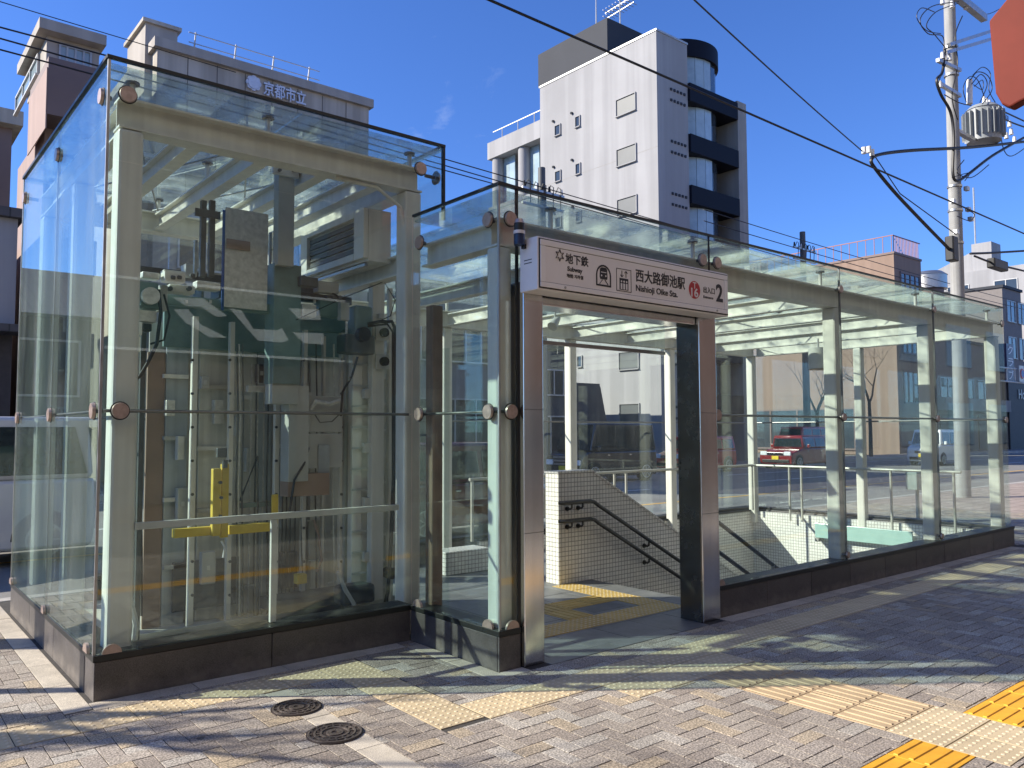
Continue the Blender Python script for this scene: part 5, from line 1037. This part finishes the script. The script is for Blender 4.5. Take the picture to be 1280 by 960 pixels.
# ================================================================== VEHICLES
TYRE = mat('tyre_rubber', (0.015, 0.015, 0.015), rough=0.8); RIM = mat('alloy_rim', (0.55, 0.56, 0.56), rough=0.3, metal=0.7); CGL = mat('car_window', (0.02, 0.028, 0.03), rough=0.04, spec=0.9, var=0.1)
LAMP = mat('headlamp', (0.75, 0.78, 0.80), rough=0.08, spec=0.9, var=0.2, scale=20); TAILR = mat('tail_lamp', (0.5, 0.02, 0.02), rough=0.15); PLATEY = mat('yellow_plate', (0.75, 0.55, 0.03), rough=0.4); CHROME = mat('chrome', (0.7, 0.7, 0.72), rough=0.12, metal=1.0)
def car(name, label, cat, x0, y0, s, Lg, Wd, H, body, belt=0.95, front=0.80, rear=0.0, hood=0.0, plate=PLATEY, top=None, z=ROADZ, roof2=None):
    t = thing(name, label, cat, (x0 + s * Lg / 2, y0 + Wd / 2, z), 'cars and vans on the road')
    X = lambda l: x0 + s * l
    y1 = y0 + Wd; b = MB()
    low = [(0.05, 0.20), (0.0, 0.50), (0.03, belt), (Lg - hood - 0.05, belt), (Lg - 0.10, belt - 0.10 - hood * 0.12), (Lg, 0.60), (Lg - 0.03, 0.20)]
    b.prism([(X(a), z + c) for a, c in low], 'y', y0, y1); b.build('body', body, t, bevel=0.05, smooth=40)
    xa, xb_, xc, xd = 0.05, 0.05 + rear, Lg * front - 0.25, Lg - hood - 0.12; ins = 0.10
    def up(l, zz, side):
        k = (zz - belt) / (H - belt); yy = y0 + ins * k if side < 0 else y1 - ins * k
        return (X(l), yy, z + zz)
    vs = [up(xa, belt, -1), up(xd, belt, -1), up(xd, belt, 1), up(xa, belt, 1), up(xb_ + 0.05, H, -1), up(xc, H, -1), up(xc, H, 1), up(xb_ + 0.05, H, 1)]
    fs = [(0, 3, 2, 1), (4, 5, 6, 7), (0, 1, 5, 4), (1, 2, 6, 5), (2, 3, 7, 6), (3, 0, 4, 7)]
    if s < 0: fs = [tuple(reversed(f)) for f in fs]
    cb = MB(); cb.add(vs, fs); cb.build('cabin', top or body, t, bevel=0.06, smooth=40)
    def lx(zz, rearside):
        k = (zz - belt) / (H - belt); return xa + (xb_ + 0.05 - xa) * k if rearside else xd + (xc - xd) * k
    zb1, zt1 = belt + 0.06, H - 0.14
    for side in (-1, 1):
        n = 3 if Lg > 3.2 else 2
        for i in range(n):
            f0, f1 = i / n + 0.02, (i + 1) / n - 0.02
            pts = []
            for zz in (zb1, zt1):
                r0, r1 = lx(zz, True) + 0.12, lx(zz, False) - 0.10
                pts.append((r0 + (r1 - r0) * f0, zz)); pts.append((r0 + (r1 - r0) * f1, zz))
            q = [Vector(up(pts[0][0], pts[0][1], side)), Vector(up(pts[1][0], pts[1][1], side)), Vector(up(pts[3][0], pts[3][1], side)), Vector(up(pts[2][0], pts[2][1], side))]
            off = Vector((0, side * 0.012, 0.002)); vv = [p + off for p in q] + [p - off * 0.5 for p in q]
            fq = [(0, 1, 2, 3), (4, 7, 6, 5), (0, 4, 5, 1), (1, 5, 6, 2), (2, 6, 7, 3), (3, 7, 4, 0)]
            MB().add(vv, fq).build('side_window', CGL, t)
    for rs, nm in ((False, 'windscreen'), (True, 'rear_window')):
        q = []
        for zz in (zb1, zt1):
            k = (zz - belt) / (H - belt)
            for side in (-1, 1): q.append(Vector((X(lx(zz, rs)), (y0 + ins * k + 0.09) if side < 0 else (y1 - ins * k - 0.09), z + zz)))
        q = [q[0], q[1], q[3], q[2]]; off = Vector((s * (0.014 if not rs else -0.014), 0, 0.004))
        MB().add([p + off for p in q] + [p - off * 0.5 for p in q], [(0, 1, 2, 3), (4, 7, 6, 5), (0, 4, 5, 1), (1, 5, 6, 2), (2, 6, 7, 3), (3, 7, 4, 0)]).build(nm, CGL, t)
    r = 0.30 if H < 1.9 else 0.33
    for l in (0.62, Lg - 0.62):
        for yy, sd in ((y0, -1), (y1, 1)):
            w = MB().cyl((X(l), yy + sd * 0.012, z + r), (X(l), yy - sd * 0.18, z + r), r, n=28).build('wheel', TYRE, t, True)
            MB().cyl((X(l), yy + sd * 0.02, z + r), (X(l), yy + sd * 0.0125, z + r), r * 0.66, n=24).build('rim', ROD, w, True)
            sp_ = MB()
            for k in range(7): a = 2 * math.pi * k / 7; sp_.bar((X(l), yy + sd * 0.026, z + r), (X(l) + r * 0.63 * math.cos(a), yy + sd * 0.026, z + r + r * 0.63 * math.sin(a)), 0.012, 0.05, (0, 1, 0))
            nn = 24; vs = []
            for q0, yd in ((0.68, 0.021), (0.68, 0.034), (0.60, 0.034), (0.60, 0.021)): vs += [(X(l) + r * q0 * math.cos(2 * math.pi * k / nn), yy + sd * yd, z + r + r * q0 * math.sin(2 * math.pi * k / nn)) for k in range(nn)]
            sp_.add(vs, [(a * nn + k, a * nn + (k + 1) % nn, (a + 1) * nn + (k + 1) % nn, (a + 1) * nn + k) for a in range(3) for k in range(nn)]); sp_.build('spokes', RIM, w)
            pts = [(X(l) + (r + 0.055) * math.cos(math.pi * k / 12), z + r + (r + 0.055) * math.sin(math.pi * k / 12)) for k in range(13)]
            MB().prism(pts, 'y', yy + sd * 0.004, yy - sd * 0.02).build('wheel_arch', BLACK, t)
    for yy in (y0 + 0.05, y1 - 0.40):
        MB().box(X(Lg - 0.06), X(Lg + 0.012), yy, yy + 0.35, z + 0.60, z + 0.78).build('headlight', LAMP, t, bevel=0.03); MB().box(X(0.04), X(-0.015), yy + 0.1, yy + 0.28, z + 0.60, z + 0.90).build('tail_light', TAILR, t, bevel=0.02)
    gz = 0.30 if H > 1.98 else 0.13
    for q in range(3 if H > 1.98 else 1): MB().box(X(Lg - 0.05), X(Lg + 0.016), y0 + 0.40, y1 - 0.40, z + 0.60 + q * 0.11, z + 0.60 + q * 0.11 + (0.08 if H > 1.98 else 0.14)).build('grille', CHROME, t, bevel=0.01); MB().box(X(Lg - 0.05), X(Lg + 0.02), y0 + 0.14, y1 - 0.14, z + 0.28, z + 0.42).build('bumper_intake', BLACK, t, bevel=0.02)
    c = (y0 + y1) / 2; MB().box(X(Lg), X(Lg + 0.03), c - 0.17, c + 0.17, z + 0.42, z + 0.58).build('number_plate', plate, t); MB().box(X(0), X(-0.03), c - 0.17, c + 0.17, z + 0.45, z + 0.61).build('number_plate', plate, t)
    for yy, sd in ((y0, -1), (y1, 1)): MB().box(X(Lg - hood - 0.42), X(Lg - hood - 0.30), yy + sd * 0.05, yy + sd * 0.17, z + belt + 0.02, z + belt + 0.18).build('mirror', body, t, bevel=0.02)
    for l in (Lg * 0.36, Lg * 0.64):
        MB().box(X(l), X(l + 0.10), y0 - 0.012, y0 + 0.01, z + belt - 0.14, z + belt - 0.11).build('door_handle', CHROME, t)
    return t
PB = lambda n, c: mat(n, c, rough=0.22, var=0.03, coat=0.6)
van_y = 14.6; vf = W(690, 575, y=16.0).x; ve = W(822, 590, y=van_y).x
car('black_minivan', 'tall black minivan with chrome front seen through the doorway', 'van', max(ve, vf + 3.4) , van_y, -1, max(ve, vf + 3.4) - vf, 1.75, 2.0, PB('car_black', (0.018, 0.021, 0.025)), belt=1.05, front=0.86, hood=0.35)
mx0 = W(690, 580, y=6.4).x
car('maroon_small_car', 'dark maroon small car with silver spoked wheels behind the entrance', 'car', mx0 - 3.35, 6.35, 1, 3.35, 1.48, 1.55, PB('car_maroon', (0.10, 0.015, 0.02)), belt=0.90, front=0.84, hood=0.6)
rx = W(955, 560, y=17.0).x
car('dark_red_hatchback', 'dark red hatchback with lit headlights in front of the tan wall', 'car', rx + 4.0, 15.6, -1, 4.0, 1.65, 1.5, PB('car_dark_red', (0.20, 0.012, 0.015)), belt=0.92, front=0.8, hood=0.9)
rx2 = W(996, 560, y=19.0).x
car('red_box_van', 'bright red box van parked behind the dark red hatchback', 'van', rx2 + 3.4, 18.9, -1, 3.4, 1.5, 1.95, PB('car_red', (0.42, 0.02, 0.03)), belt=1.05, front=0.9, hood=0.2, z=-0.14)
wxx = W(1135, 560, y=14.0).x
car('white_small_van', 'white small van with yellow plate seen past the end posts', 'van', wxx + 3.4, 12.6, -1, 3.4, 1.48, 1.75, PB('car_white', (0.82, 0.82, 0.81)), belt=1.0, front=0.88, hood=0.3)
rx3 = W(826, 575, y=17.6).x
car('red_compact_car', 'red compact car half hidden behind the steel door pillar', 'car', rx3 + 3.6, 16.4, -1, 3.6, 1.6, 1.5, PB('car_bright_red', (0.50, 0.02, 0.025)), belt=0.92, front=0.82, hood=0.7, z=ROADZ)
lx_ = W(21, 620, y=7.0).x
car('white_delivery_van', 'white van with dark windows at the kerb beside the tower', 'van', -0.75, 7.9, -1, 4.7, 1.7, 1.95, PB('car_van_white', (0.6, 0.6, 0.61)), belt=1.12, front=0.93, hood=0.12)
# ================================================================== POLES, WIRES, TREES
POLE = mat('pole_concrete', (0.33, 0.33, 0.32), rough=0.8, var=0.1, scale=3, streak=0.15); PORC = mat('porcelain', (0.7, 0.7, 0.68), rough=0.25); TRANS = mat('transformer_grey', (0.27, 0.29, 0.30), rough=0.45, var=0.05)
ux, uy = 17.1, 3.75
up_ = thing('utility_pole', 'tall concrete utility pole with grey ribbed transformer and cable loops', 'utility pole', (ux, uy, 0))
MB().cyl((ux, uy, -0.02), (ux + 0.26, uy, 13.6), 0.17, 0.125, n=20).build('pole', POLE, up_, True)
for zz in (4.2, 6.1, 6.9, 7.5, 10.3, 11.0): MB().cyl((ux + 0.0191 * zz, uy, zz), (ux + 0.0191 * zz, uy, zz + 0.05), 0.168, n=20).build('steel_band', STEELD, up_, True)
def Up(px, py, y=uy): return W(px, py, y=y)
tc0 = Up(1224, 157); tx, tz = tc0.x, tc0.z; ty = uy - 0.1
b = MB(); b.cyl((tx, ty, tz - 0.47), (tx, ty, tz + 0.36), 0.40, n=24); b.cyl((tx, ty, tz + 0.36), (tx, ty, tz + 0.46), 0.42, 0.32, n=24); b.build('transformer', TRANS, up_, 30)
for k in range(22):
    a = 2 * math.pi * k / 22; c_, s_ = math.cos(a), math.sin(a); MB().bar((tx + c_ * 0.445, ty + s_ * 0.445, tz - 0.36), (tx + c_ * 0.445, ty + s_ * 0.445, tz + 0.30), 0.10, 0.012, (-s_, c_, 0)).build('cooling_fin', TRANS, up_)
text_on('lettering', '100', 0.2, (tx + 0.1, ty - 0.51, tz + 0.05), INK, up_, 0.0, 0.002)
for k in range(3):
    q = (tx - 0.18 + k * 0.18, ty - 0.1, tz + 0.46); MB().cyl(q, (q[0], q[1], q[2] + 0.2), 0.05, 0.03, n=10).build('bushing', PORC, up_, True)
MB().box(tx - 0.3, ux + 0.1, uy - 0.06, uy + 0.06, tz - 0.52, tz - 0.44).build('transformer_bracket', STEELD, up_)
for (q0, q1) in (((1186, 56), (1242, 38)), ((1182, 66), (1242, 48)), ((1175, 105), (1200, 120)), ((1172, 75), (1200, 88))):
    MB().bar(Up(*q0, uy - 0.25), Up(*q1, uy - 0.25), 0.08, 0.08).build('cross_arm', STEELD, up_)
for q0 in ((1178, 70), (1182, 72), (1187, 72), (1175, 106), (1178, 2), (1190, 6), (1207, 8), (1262, 155), (1258, 170), (1268, 175), (1264, 165)):
    p = Up(*q0, uy - 0.25); MB().cyl((p.x, p.y, p.z - 0.07), (p.x, p.y, p.z + 0.09), 0.055, 0.035, n=10).build('insulator', PORC, up_, True)
MB().box(Up(1175, 3).x, Up(1215, 3).x, uy - 0.35, uy - 0.2, Up(1190, 12).z, Up(1190, 4).z).build('top_arm', STEELD, up_)
MB().cyl(Up(1212, 130, uy - 0.2), Up(1212, 100, uy - 0.2), 0.07, n=10).build('cut_out_tube', PORC, up_, True)
WIRE = mat('black_cable', (0.01, 0.01, 0.012), rough=0.5)
def wire_px(name, pts, r, T=up_, m=WIRE): return MB().tube([W(a, b2, y=y) for a, b2, y in pts], r, 6).build(name, m, T, True)
def smooth(pts, n=6):
    out = []
    for i in range(len(pts) - 1):
        p0, p1, p2, p3 = pts[max(i - 1, 0)], pts[i], pts[i + 1], pts[min(i + 2, len(pts) - 1)]
        for k in range(n):
            t = k / n; out.append(tuple(0.5 * (2 * p1[j] + (p2[j] - p0[j]) * t + (2 * p0[j] - 5 * p1[j] + 4 * p2[j] - p3[j]) * t * t + (3 * p1[j] - p0[j] - 3 * p2[j] + p3[j]) * t ** 3) for j in range(3)))
    out.append(tuple(pts[-1])); return out
yw = uy - 0.28
for pts, r in (([(1181, 62, yw), (1178, 90, yw), (1171, 100, yw), (1176, 118, yw), (1188, 140, yw), (1192, 170, yw), (1191, 215, yw), (1196, 226, yw), (1210, 218, yw), (1240, 195, yw), (1280, 172, yw)], 0.035),
               ([(1198, 2, yw), (1165, 8, yw), (1150, 25, yw), (1160, 42, yw), (1178, 45, yw), (1180, 62, yw)], 0.012), ([(1198, 4, yw), (1170, 15, yw), (1158, 32, yw), (1168, 43, yw), (1182, 60, yw)], 0.012),
               ([(1186, 72, yw), (1176, 95, yw), (1172, 108, yw)], 0.012), ([(1213, 100, yw), (1222, 90, yw), (1235, 95, yw), (1240, 112, yw), (1228, 130, yw)], 0.012), ([(1215, 105, yw), (1226, 93, yw), (1234, 105, yw), (1225, 128, yw)], 0.012), ([(1218, 108, yw), (1228, 100, yw), (1228, 112, yw), (1217, 106, yw)], 0.010),
               ([(1242, 134, yw), (1260, 142, yw), (1290, 156, yw)], 0.02), ([(1240, 140, yw), (1262, 152, yw), (1290, 162, yw)], 0.02), ([(1250, 155, yw), (1254, 185, yw), (1265, 195, yw), (1290, 178, yw)], 0.012), ([(1212, 3, yw), (1232, 18, yw), (1262, 4, yw)], 0.010)):
    wire_px('cable_loop', smooth(pts), r)
for pts, r in (([(1203, 20, yw), (1194, 45, yw), (1197, 80, yw), (1190, 120, yw), (1197, 150, yw)], 0.014), ([(1230, 120, yw), (1222, 100, yw), (1212, 96, yw), (1204, 110, yw), (1208, 128, yw)], 0.011), ([(1244, 128, yw), (1236, 112, yw), (1238, 92, yw), (1228, 84, yw), (1216, 94, yw)], 0.011), ([(1180, 118, yw), (1198, 128, yw), (1214, 132, yw)], 0.012), ([(1168, 15, yw), (1152, 10, yw), (1146, 22, yw), (1158, 38, yw), (1176, 42, yw)], 0.010), ([(1205, 200, yw), (1196, 215, yw), (1214, 222, yw), (1236, 206, yw)], 0.012), ([(1206, 226, yw), (1212, 216, yw), (1190, 222, yw)], 0.010), ([(1208, 262, yw), (1218, 268, yw), (1212, 276, yw), (1196, 270, yw)], 0.010)):
    wire_px('cable_loop', smooth(pts), r)
for q in ((1211, 262), (1214, 274), (1196, 290), (1192, 252), (1209, 236)): p = W(*q, y=uy - 0.2); MB().box(p.x - 0.09, p.x + 0.05, uy - 0.24, uy - 0.15, p.z - 0.05, p.z + 0.05).build('clamp', STEELD, up_)
p = W(1190, 312, y=yw); MB().box(p.x - 0.16, p.x + 0.14, yw - 0.1, yw + 0.1, p.z - 0.28, p.z + 0.3).build('closure_box', BLACK, up_, bevel=0.03)
p = W(1247, 331, y=yw); MB().box(p.x - 0.45, p.x + 0.45, yw - 0.1, yw + 0.1, p.z - 0.13, p.z + 0.12).build('closure_box', BLACK, up_, bevel=0.03)
wire_px('service_cable', smooth([(1213, 317, yw), (1240, 316, yw), (1290, 313, yw)]), 0.03); wire_px('service_cable', smooth([(1218, 320, yw), (1245, 330, yw), (1290, 341, yw)]), 0.025)
wire_px('service_cable', smooth([(1290, 176, yw), (1215, 184, yw), (1140, 188, yw), (1100, 193, yw), (1089, 200, yw), (1095, 212, yw), (1118, 240, yw), (1150, 274, yw), (1190, 315, yw)]), 0.038)
for q in ((1080, 189), (1090, 192), (1086, 188)): p = W(*q, y=yw); MB().cyl((p.x, p.y, p.z - 0.05), (p.x, p.y, p.z + 0.08), 0.05, n=8).build('insulator', PORC, up_, True)
wire_px('service_cable', [(1092, 193, yw), (1125, 242, yw), (1195, 293, yw)], 0.012)
def overhead(label, p0, p1, sag, r, group='overhead wires'):
    p0 = Vector(p0); p1 = Vector(p1); pts = []
    for k in range(25):
        t = k / 24; p = p0.lerp(p1, t); p.z -= sag * 4 * t * (1 - t); pts.append(p)
    return tag(MB().tube(pts, r, 6).build('overhead_wire', WIRE, None, True), label, 'wire', group)
z_a = W(612, 0, y=3.4); z_b = W(1280, 292, y=3.4)
d_ = (z_b - z_a); overhead('thick black wire crossing the sky above the entrance roof', z_a - d_ * 0.15, z_b + d_ * 0.5, 0.0, 0.018)
q0 = W(872, 0, y=2.0); q1 = W(1078, 189, y=yw); overhead('thin black wire slanting down to the service bracket of the concrete pole', q0 - (q1 - q0) * 0.4, q1, 0.05, 0.012)
ORD = ('uppermost', 'middle', 'lowest')
for k, (pa, pb) in enumerate((((0, 34), (135, 70)), ((0, 48), (135, 86)), ((0, 62), (135, 98)))):
    a_, b_ = W(*pa, y=18.9), W(*pb, y=18.9); overhead(ORD[k] + ' of three thin wires strung in front of the pinkish apartment', a_ - (b_ - a_) * 2, b_ + (b_ - a_) * 3, 0.0, 0.022, 'wires by the pinkish apartment')
a_, b_ = W(0, 2, y=18.9), W(160, 50, y=18.9); overhead('faint single wire running above the pinkish apartment roof', a_ - (b_ - a_) * 1, b_ + (b_ - a_) * 1, 0.0, 0.012)
for k, (pa, pb) in enumerate((((560, 200), (760, 258)), ((560, 208), (760, 266)), ((560, 214), (800, 280)))):
    a_, b_ = W(*pa, y=19.0), W(*pb, y=19.0); overhead(ORD[k] + ' of three wires strung in front of the white block', a_ - (b_ - a_) * 0.6, b_ + (b_ - a_) * 4.0, 0.0, 0.02, 'wires in front of the white block')
for k, (pa, pb) in enumerate((((880, 262), (1000, 296)), ((880, 276), (1000, 308)))):
    a_, b_ = W(*pa, y=17.9), W(*pb, y=17.9); overhead(('upper', 'lower')[k] + ' of two wires running to the dark pole by the tan building', a_, b_ + (b_ - a_) * 6, 0.3, 0.02, 'wires to the dark far pole')
DPOLE = mat('dark_pole', (0.09, 0.095, 0.10), rough=0.6)
def far_pole(label, px, pytop, y):
    p = W(px, pytop, y=y); t = thing('street_pole', label, 'utility pole', (p.x, y, 0), 'dark utility poles across the road'); MB().cyl((p.x, y, -0.1), (p.x, y, p.z), 0.2, 0.15, n=12).build('pole', DPOLE, t, True)
    for dz in (1.0, 1.6): MB().bar((p.x - 1.1, y - 0.1, p.z - dz), (p.x + 1.1, y - 0.1, p.z - dz), 0.09, 0.09).build('cross_arm', STEELD, t)
    for k in range(4): xx = p.x - 1.0 + 0.66 * k; MB().cyl((xx, y - 0.1, p.z - 0.95), (xx, y - 0.1, p.z - 0.72), 0.06, 0.04, n=8).build('insulator', PORC if k % 2 else BLACK, t, True)
    for k in range(5):
        xx = p.x - 1.0 + 0.4 * k; MB().tube([(xx, y - 0.12, p.z - 1.0), (xx + 0.1, y - 0.2, p.z - 0.7), (xx + 0.25, y - 0.2, p.z - 0.75), (xx + 0.3, y - 0.12, p.z - 1.55)], 0.02, 5).build('jumper', WIRE, t, True)
far_pole('dark utility pole in front of the white block, crowded with insulators', 677, 210, 19.2)
far_pole('dark utility pole standing before the tan wall beside a bare tree', 1003, 290, 19.2)
# rooftop aerial on the white block
an = thing('roof_aerial', 'spiky television aerial on the dark rooftop box', 'aerial', (wx + 2, 25, 23.4)); ap = W(775, 12, x=wx + 1.5)
MB().cyl((ap.x, ap.y, 23.4), (ap.x, ap.y, ap.z + 0.6), 0.04, n=6).build('mast', ALU, an)
for dz in (0.0, 0.35):
    MB().bar((ap.x, ap.y - 1.0, ap.z + dz), (ap.x, ap.y + 1.1, ap.z + dz - 0.1), 0.04, 0.04).build('boom', ALU, an)
    for k in range(9): MB().bar((ap.x - 0.35, ap.y - 0.9 + k * 0.23, ap.z + dz - 0.05 * k / 4), (ap.x + 0.35, ap.y - 0.9 + k * 0.23, ap.z + dz - 0.05 * k / 4), 0.025, 0.025).build('element', ALU, an)
ap = W(745, 0, x=wx + 1.0); MB().cyl((ap.x, ap.y, 23.4), (ap.x, ap.y, 26.5), 0.05, 0.02, n=6).build('lightning_rod', ALU, an)
# bare street trees
BARK = mat('bark', (0.07, 0.055, 0.045), rough=0.9, var=0.3, scale=10)
def bare_tree(label, x, y, h, seed, br=0.065):
    rn = random.Random(seed); t = thing('bare_tree', label, 'tree', (x, y, 0), 'bare street trees'); mb = MB()
    def grow(p, d, ln, r, lev):
        pts = [p]; rs = [r]; q = Vector(p)
        for k in range(4):
            d = (d + Vector((rn.uniform(-1, 1), rn.uniform(-1, 1), rn.uniform(-0.3, 0.8))) * 0.22).normalized(); q = q + d * ln / 4; pts.append(q.copy()); rs.append(r * (1 - 0.12 * (k + 1)))
        mb.tube(pts, rs, 6 if lev < 2 else 4)
        if lev < 4:
            for k in range(3 if lev < 3 else 2):
                i = rn.choice((2, 3, 4)); a = rn.uniform(0, 6.28); nd = (d * 0.7 + Vector((math.cos(a), math.sin(a), 0.35)) * 0.8).normalized(); grow(pts[i], nd, ln * rn.uniform(0.55, 0.8), rs[i] * 0.6, lev + 1)
    MB().tube([(x, y, -0.05), (x + 0.03, y, h * 0.2), (x - 0.02, y, h * 0.4)], [0.13, 0.11, 0.095], 8).build('trunk', BARK, t, True)
    for k in range(3): a = k * 2.1 + rn.random(); grow((x - 0.02, y, h * 0.39), Vector((math.cos(a) * 0.5, math.sin(a) * 0.5, 1)).normalized(), h * 0.26, br, 1)
    mb.build('crown', BARK, t, True)
p = W(1022, 545, y=19.3); bare_tree('bare pollarded tree standing before the tan wall', p.x, 19.3, 6.4, 3)
p = W(1088, 545, y=19.6); bare_tree('bare twiggy tree at the corner of the tan building', p.x, 19.6, 8.2, 5)
# ================================================================== RED SIGN NEAR THE CAMERA
REDP = mat('red_plastic', (0.165, 0.028, 0.017), rough=0.65, var=0.12, scale=3, spec=0.2)
rs_x = 2.2                                # the board faces along the pavement, towards the tower
def RP(a, b2): q = W(a, b2, x=rs_x); return (q.y, q.z)
ry = RP(1345, 0)[0]
rs = thing('red_sign_board', 'faded red box sign with clipped corner on a steel post', 'sign', (rs_x + 0.2, ry, 0))
MB().prism([RP(1236, 26), RP(1244, 116), RP(1252, 130), RP(1262, 134), RP(1276, 126), RP(1420, 60), RP(1420, -160), RP(1330, -90)], 'x', rs_x, rs_x + 0.10).build('panel', REDP, rs, bevel=0.012)
MB().cyl((rs_x + 0.2, ry, 0.0), (rs_x + 0.2, ry, 4.3), 0.045, n=14).build('post', STEELD, rs, True); MB().box(rs_x + 0.102, rs_x + 0.18, ry - 0.05, ry + 0.05, RP(1345, 30)[1], RP(1345, -60)[1]).build('bracket', STEELD, rs)
# ================================================================== SHOP BEHIND THE PHOTOGRAPHER (seen in the glass)
SHOPB = mat('shop_brown', (0.075, 0.045, 0.032), rough=0.7, var=0.15, scale=0.8); GREENF = mat('fascia_green', (0.012, 0.05, 0.045), rough=0.4); STROKE = mat('fascia_white', (0.78, 0.78, 0.76), rough=0.4)
SY = -9.0; VY = 2 * YT - SY
def mir(a, b2): q = W(a, b2, y=VY); return (q.x, q.z)
fz1, fz0 = mir(160, 347)[1], mir(160, 437)[1]
fx0, fx1 = mir(60, 400)[0], mir(445, 400)[0]
shop = bld('green_fascia_shop', 'brown shop with dark green fascia and white brush strokes, mirrored in the glass', (0, SY - 3, 0), 'shop')
wbox(shop, 'wall', -22, 16, SY - 8, SY, -0.1, fz0 - 0.02, SHOPB); wbox(shop, 'upper_wall', -22, 16, SY - 8, SY - 0.05, fz0 - 0.019, 8.8, SHOPB)
for k in range(8):
    wbox(shop, 'upper_window', -20.5 + k * 4.5, -18.2 + k * 4.5, SY - 0.049, SY + 0.0, fz1 + 0.9, fz1 + 2.5, PANE)
wbox(shop, 'fascia', fx0, fx1, SY - 0.04, SY + 0.12, fz0, fz1, GREENF); wbox(shop, 'fascia_trim', fx0, fx1, SY + 0.121, SY + 0.16, fz0 - 0.02, fz0 + 0.03, STROKE); wbox(shop, 'fascia_trim', fx0, fx1, SY + 0.121, SY + 0.16, fz1 - 0.05, fz1, STROKE)
for k in range(7): wbox(shop, 'shop_window', -20 + k * 5, -16.4 + k * 5, SY + 0.001, SY + 0.05, 0.3, 2.4, PANE)
strokes = ([(270, 195), (410, 200), (520, 280), (470, 285), (400, 238), (330, 235)], [(275, 250), (340, 250), (400, 320), (520, 380), (440, 378), (330, 312)], [(530, 245), (585, 255), (640, 340), (755, 345), (770, 335), (800, 390), (770, 402), (660, 392)], [(800, 245), (940, 250), (950, 300), (850, 295)], [(820, 355), (962, 360), (962, 410), (872, 405)])
for pg in strokes:
    MB().prism([mir(140 + a / 3.69, 320 + b2 / 3.69) for a, b2 in pg], 'y', SY + 0.121, SY + 0.15).build('lettering', STROKE, shop)
off = bld('beige_office', 'beige office block mirrored in the end panes of the entrance', (35, SY - 4, 0))
wbox(off, 'wall', 17, 64, SY - 12, SY - 0.6, -0.1, 8.2, mat('office_grey', (0.07, 0.065, 0.06), rough=0.8))
for k in range(11):
    for j in range(2): wbox(off, 'window', 18.5 + k * 4.1, 20.9 + k * 4.1, SY - 0.599, SY - 0.54, 1.0 + j * 3.2, 2.7 + j * 3.2, PANE)
BOUNCEB = mat('bounce_upper_storey', (0.66, 0.585, 0.485), rough=0.85, var=0.06, scale=0.4, sfreq=1.0, streak=0.12)  # unseen pale storeys added above the mirrored walls to bounce warm light
wbox(shop, 'bounce_storeys', -22, 16, SY - 8, SY - 0.05, 8.801, 16.5, BOUNCEB); wbox(off, 'bounce_storeys', 17, 64, SY - 12, SY - 0.6, 8.201, 15.5, BOUNCEB)
for k in range(8):
    for j in range(2): wbox(shop, 'upper_window', -20.0 + k * 4.5, -18.4 + k * 4.5, SY - 0.049, SY + 0.0, 10.0 + j * 3.2, 11.4 + j * 3.2, PANE)
# guard posts at the kerb on the sun side: their shadows reach the tower plinth
GPOST = mat('guard_post_paint', (0.45, 0.44, 0.40), rough=0.5)
for (gx, gy, gl) in ((-4.70, 4.50, 'nearer the kerb'), (-4.66, 3.165, 'farther from the kerb')):
    t = thing('guard_post', 'tall pale steel guard post beside the tower, the one ' + gl, 'post', (gx, gy, 0), 'guard posts by the tower'); MB().cyl((gx, gy, 0), (gx, gy, 2.4), 0.055, n=16).build('pipe', GPOST, t, True); MB().cyl((gx, gy, 2.4), (gx, gy, 2.43), 0.058, 0.03, n=16).build('cap', STEELD, t, True)
bare_tree('bare street tree on the pavement beside the tower, throwing branch shadows', -6.6, 3.9, 5.0, 9, 0.12)
LEAF = mat('evergreen_leaf', (0.035, 0.07, 0.02), rough=0.5, var=0.35, scale=1.5)
def leafy_tree(label, x, y, zc, rx, ry, rz, n, seed):
    rn = random.Random(seed); t = thing('evergreen_tree', label, 'tree', (x, y, 0)); MB().tube([(x, y, -0.05), (x + 0.05, y, zc * 0.4), (x, y, zc)], [0.13, 0.10, 0.06], 8).build('trunk', BARK, t, True)
    cl = []
    for k in range(46):
        while True:
            v = Vector((rn.uniform(-1, 1), rn.uniform(-1, 1), rn.uniform(-1, 1)))
            if 0.3 < v.length < 1: break
        cl.append(Vector((x + v.x * rx * 0.8, y + v.y * ry * 0.8, zc + v.z * rz * 0.85)))
    b = MB()
    for c in cl: b.tube([(x, y, zc - rz * 0.5), c.lerp(Vector((x, y, zc - rz * 0.4)), 0.5), c], [0.03, 0.02, 0.008], 4)
    b.build('limbs', BARK, t, True); b = MB()
    for k in range(n):
        c = rn.choice(cl); v = Vector((rn.gauss(0, 1), rn.gauss(0, 1), rn.gauss(0, 1))).normalized() * (rn.random() ** 0.45) * 0.42
        a = Vector((rn.uniform(-1, 1), rn.uniform(-1, 1), rn.uniform(-0.6, 0.6))).normalized(); u = a.cross(Vector((rn.uniform(-1, 1), rn.uniform(-1, 1), rn.uniform(-1, 1)))).normalized(); q = c + v; l_ = rn.uniform(0.08, 0.12)
        b.add([q - a * l_, q + u * l_ * 0.45, q + a * l_, q - u * l_ * 0.45], [(0, 1, 2, 3)])
    b.build('crown', LEAF, t); return t
leafy_tree('dense evergreen street tree beside the tower, shading the pavement by the doorway', -4.24, 4.34, 6.7, 1.3, 1.3, 1.7, 11000, 21)
# ---- any meshes with loose pieces joined on purpose
for o in bpy.data.objects:
    if o.name.split('.')[0] in ('raised_mark', 'raised_ring'): o['kind'] = 'stuff'
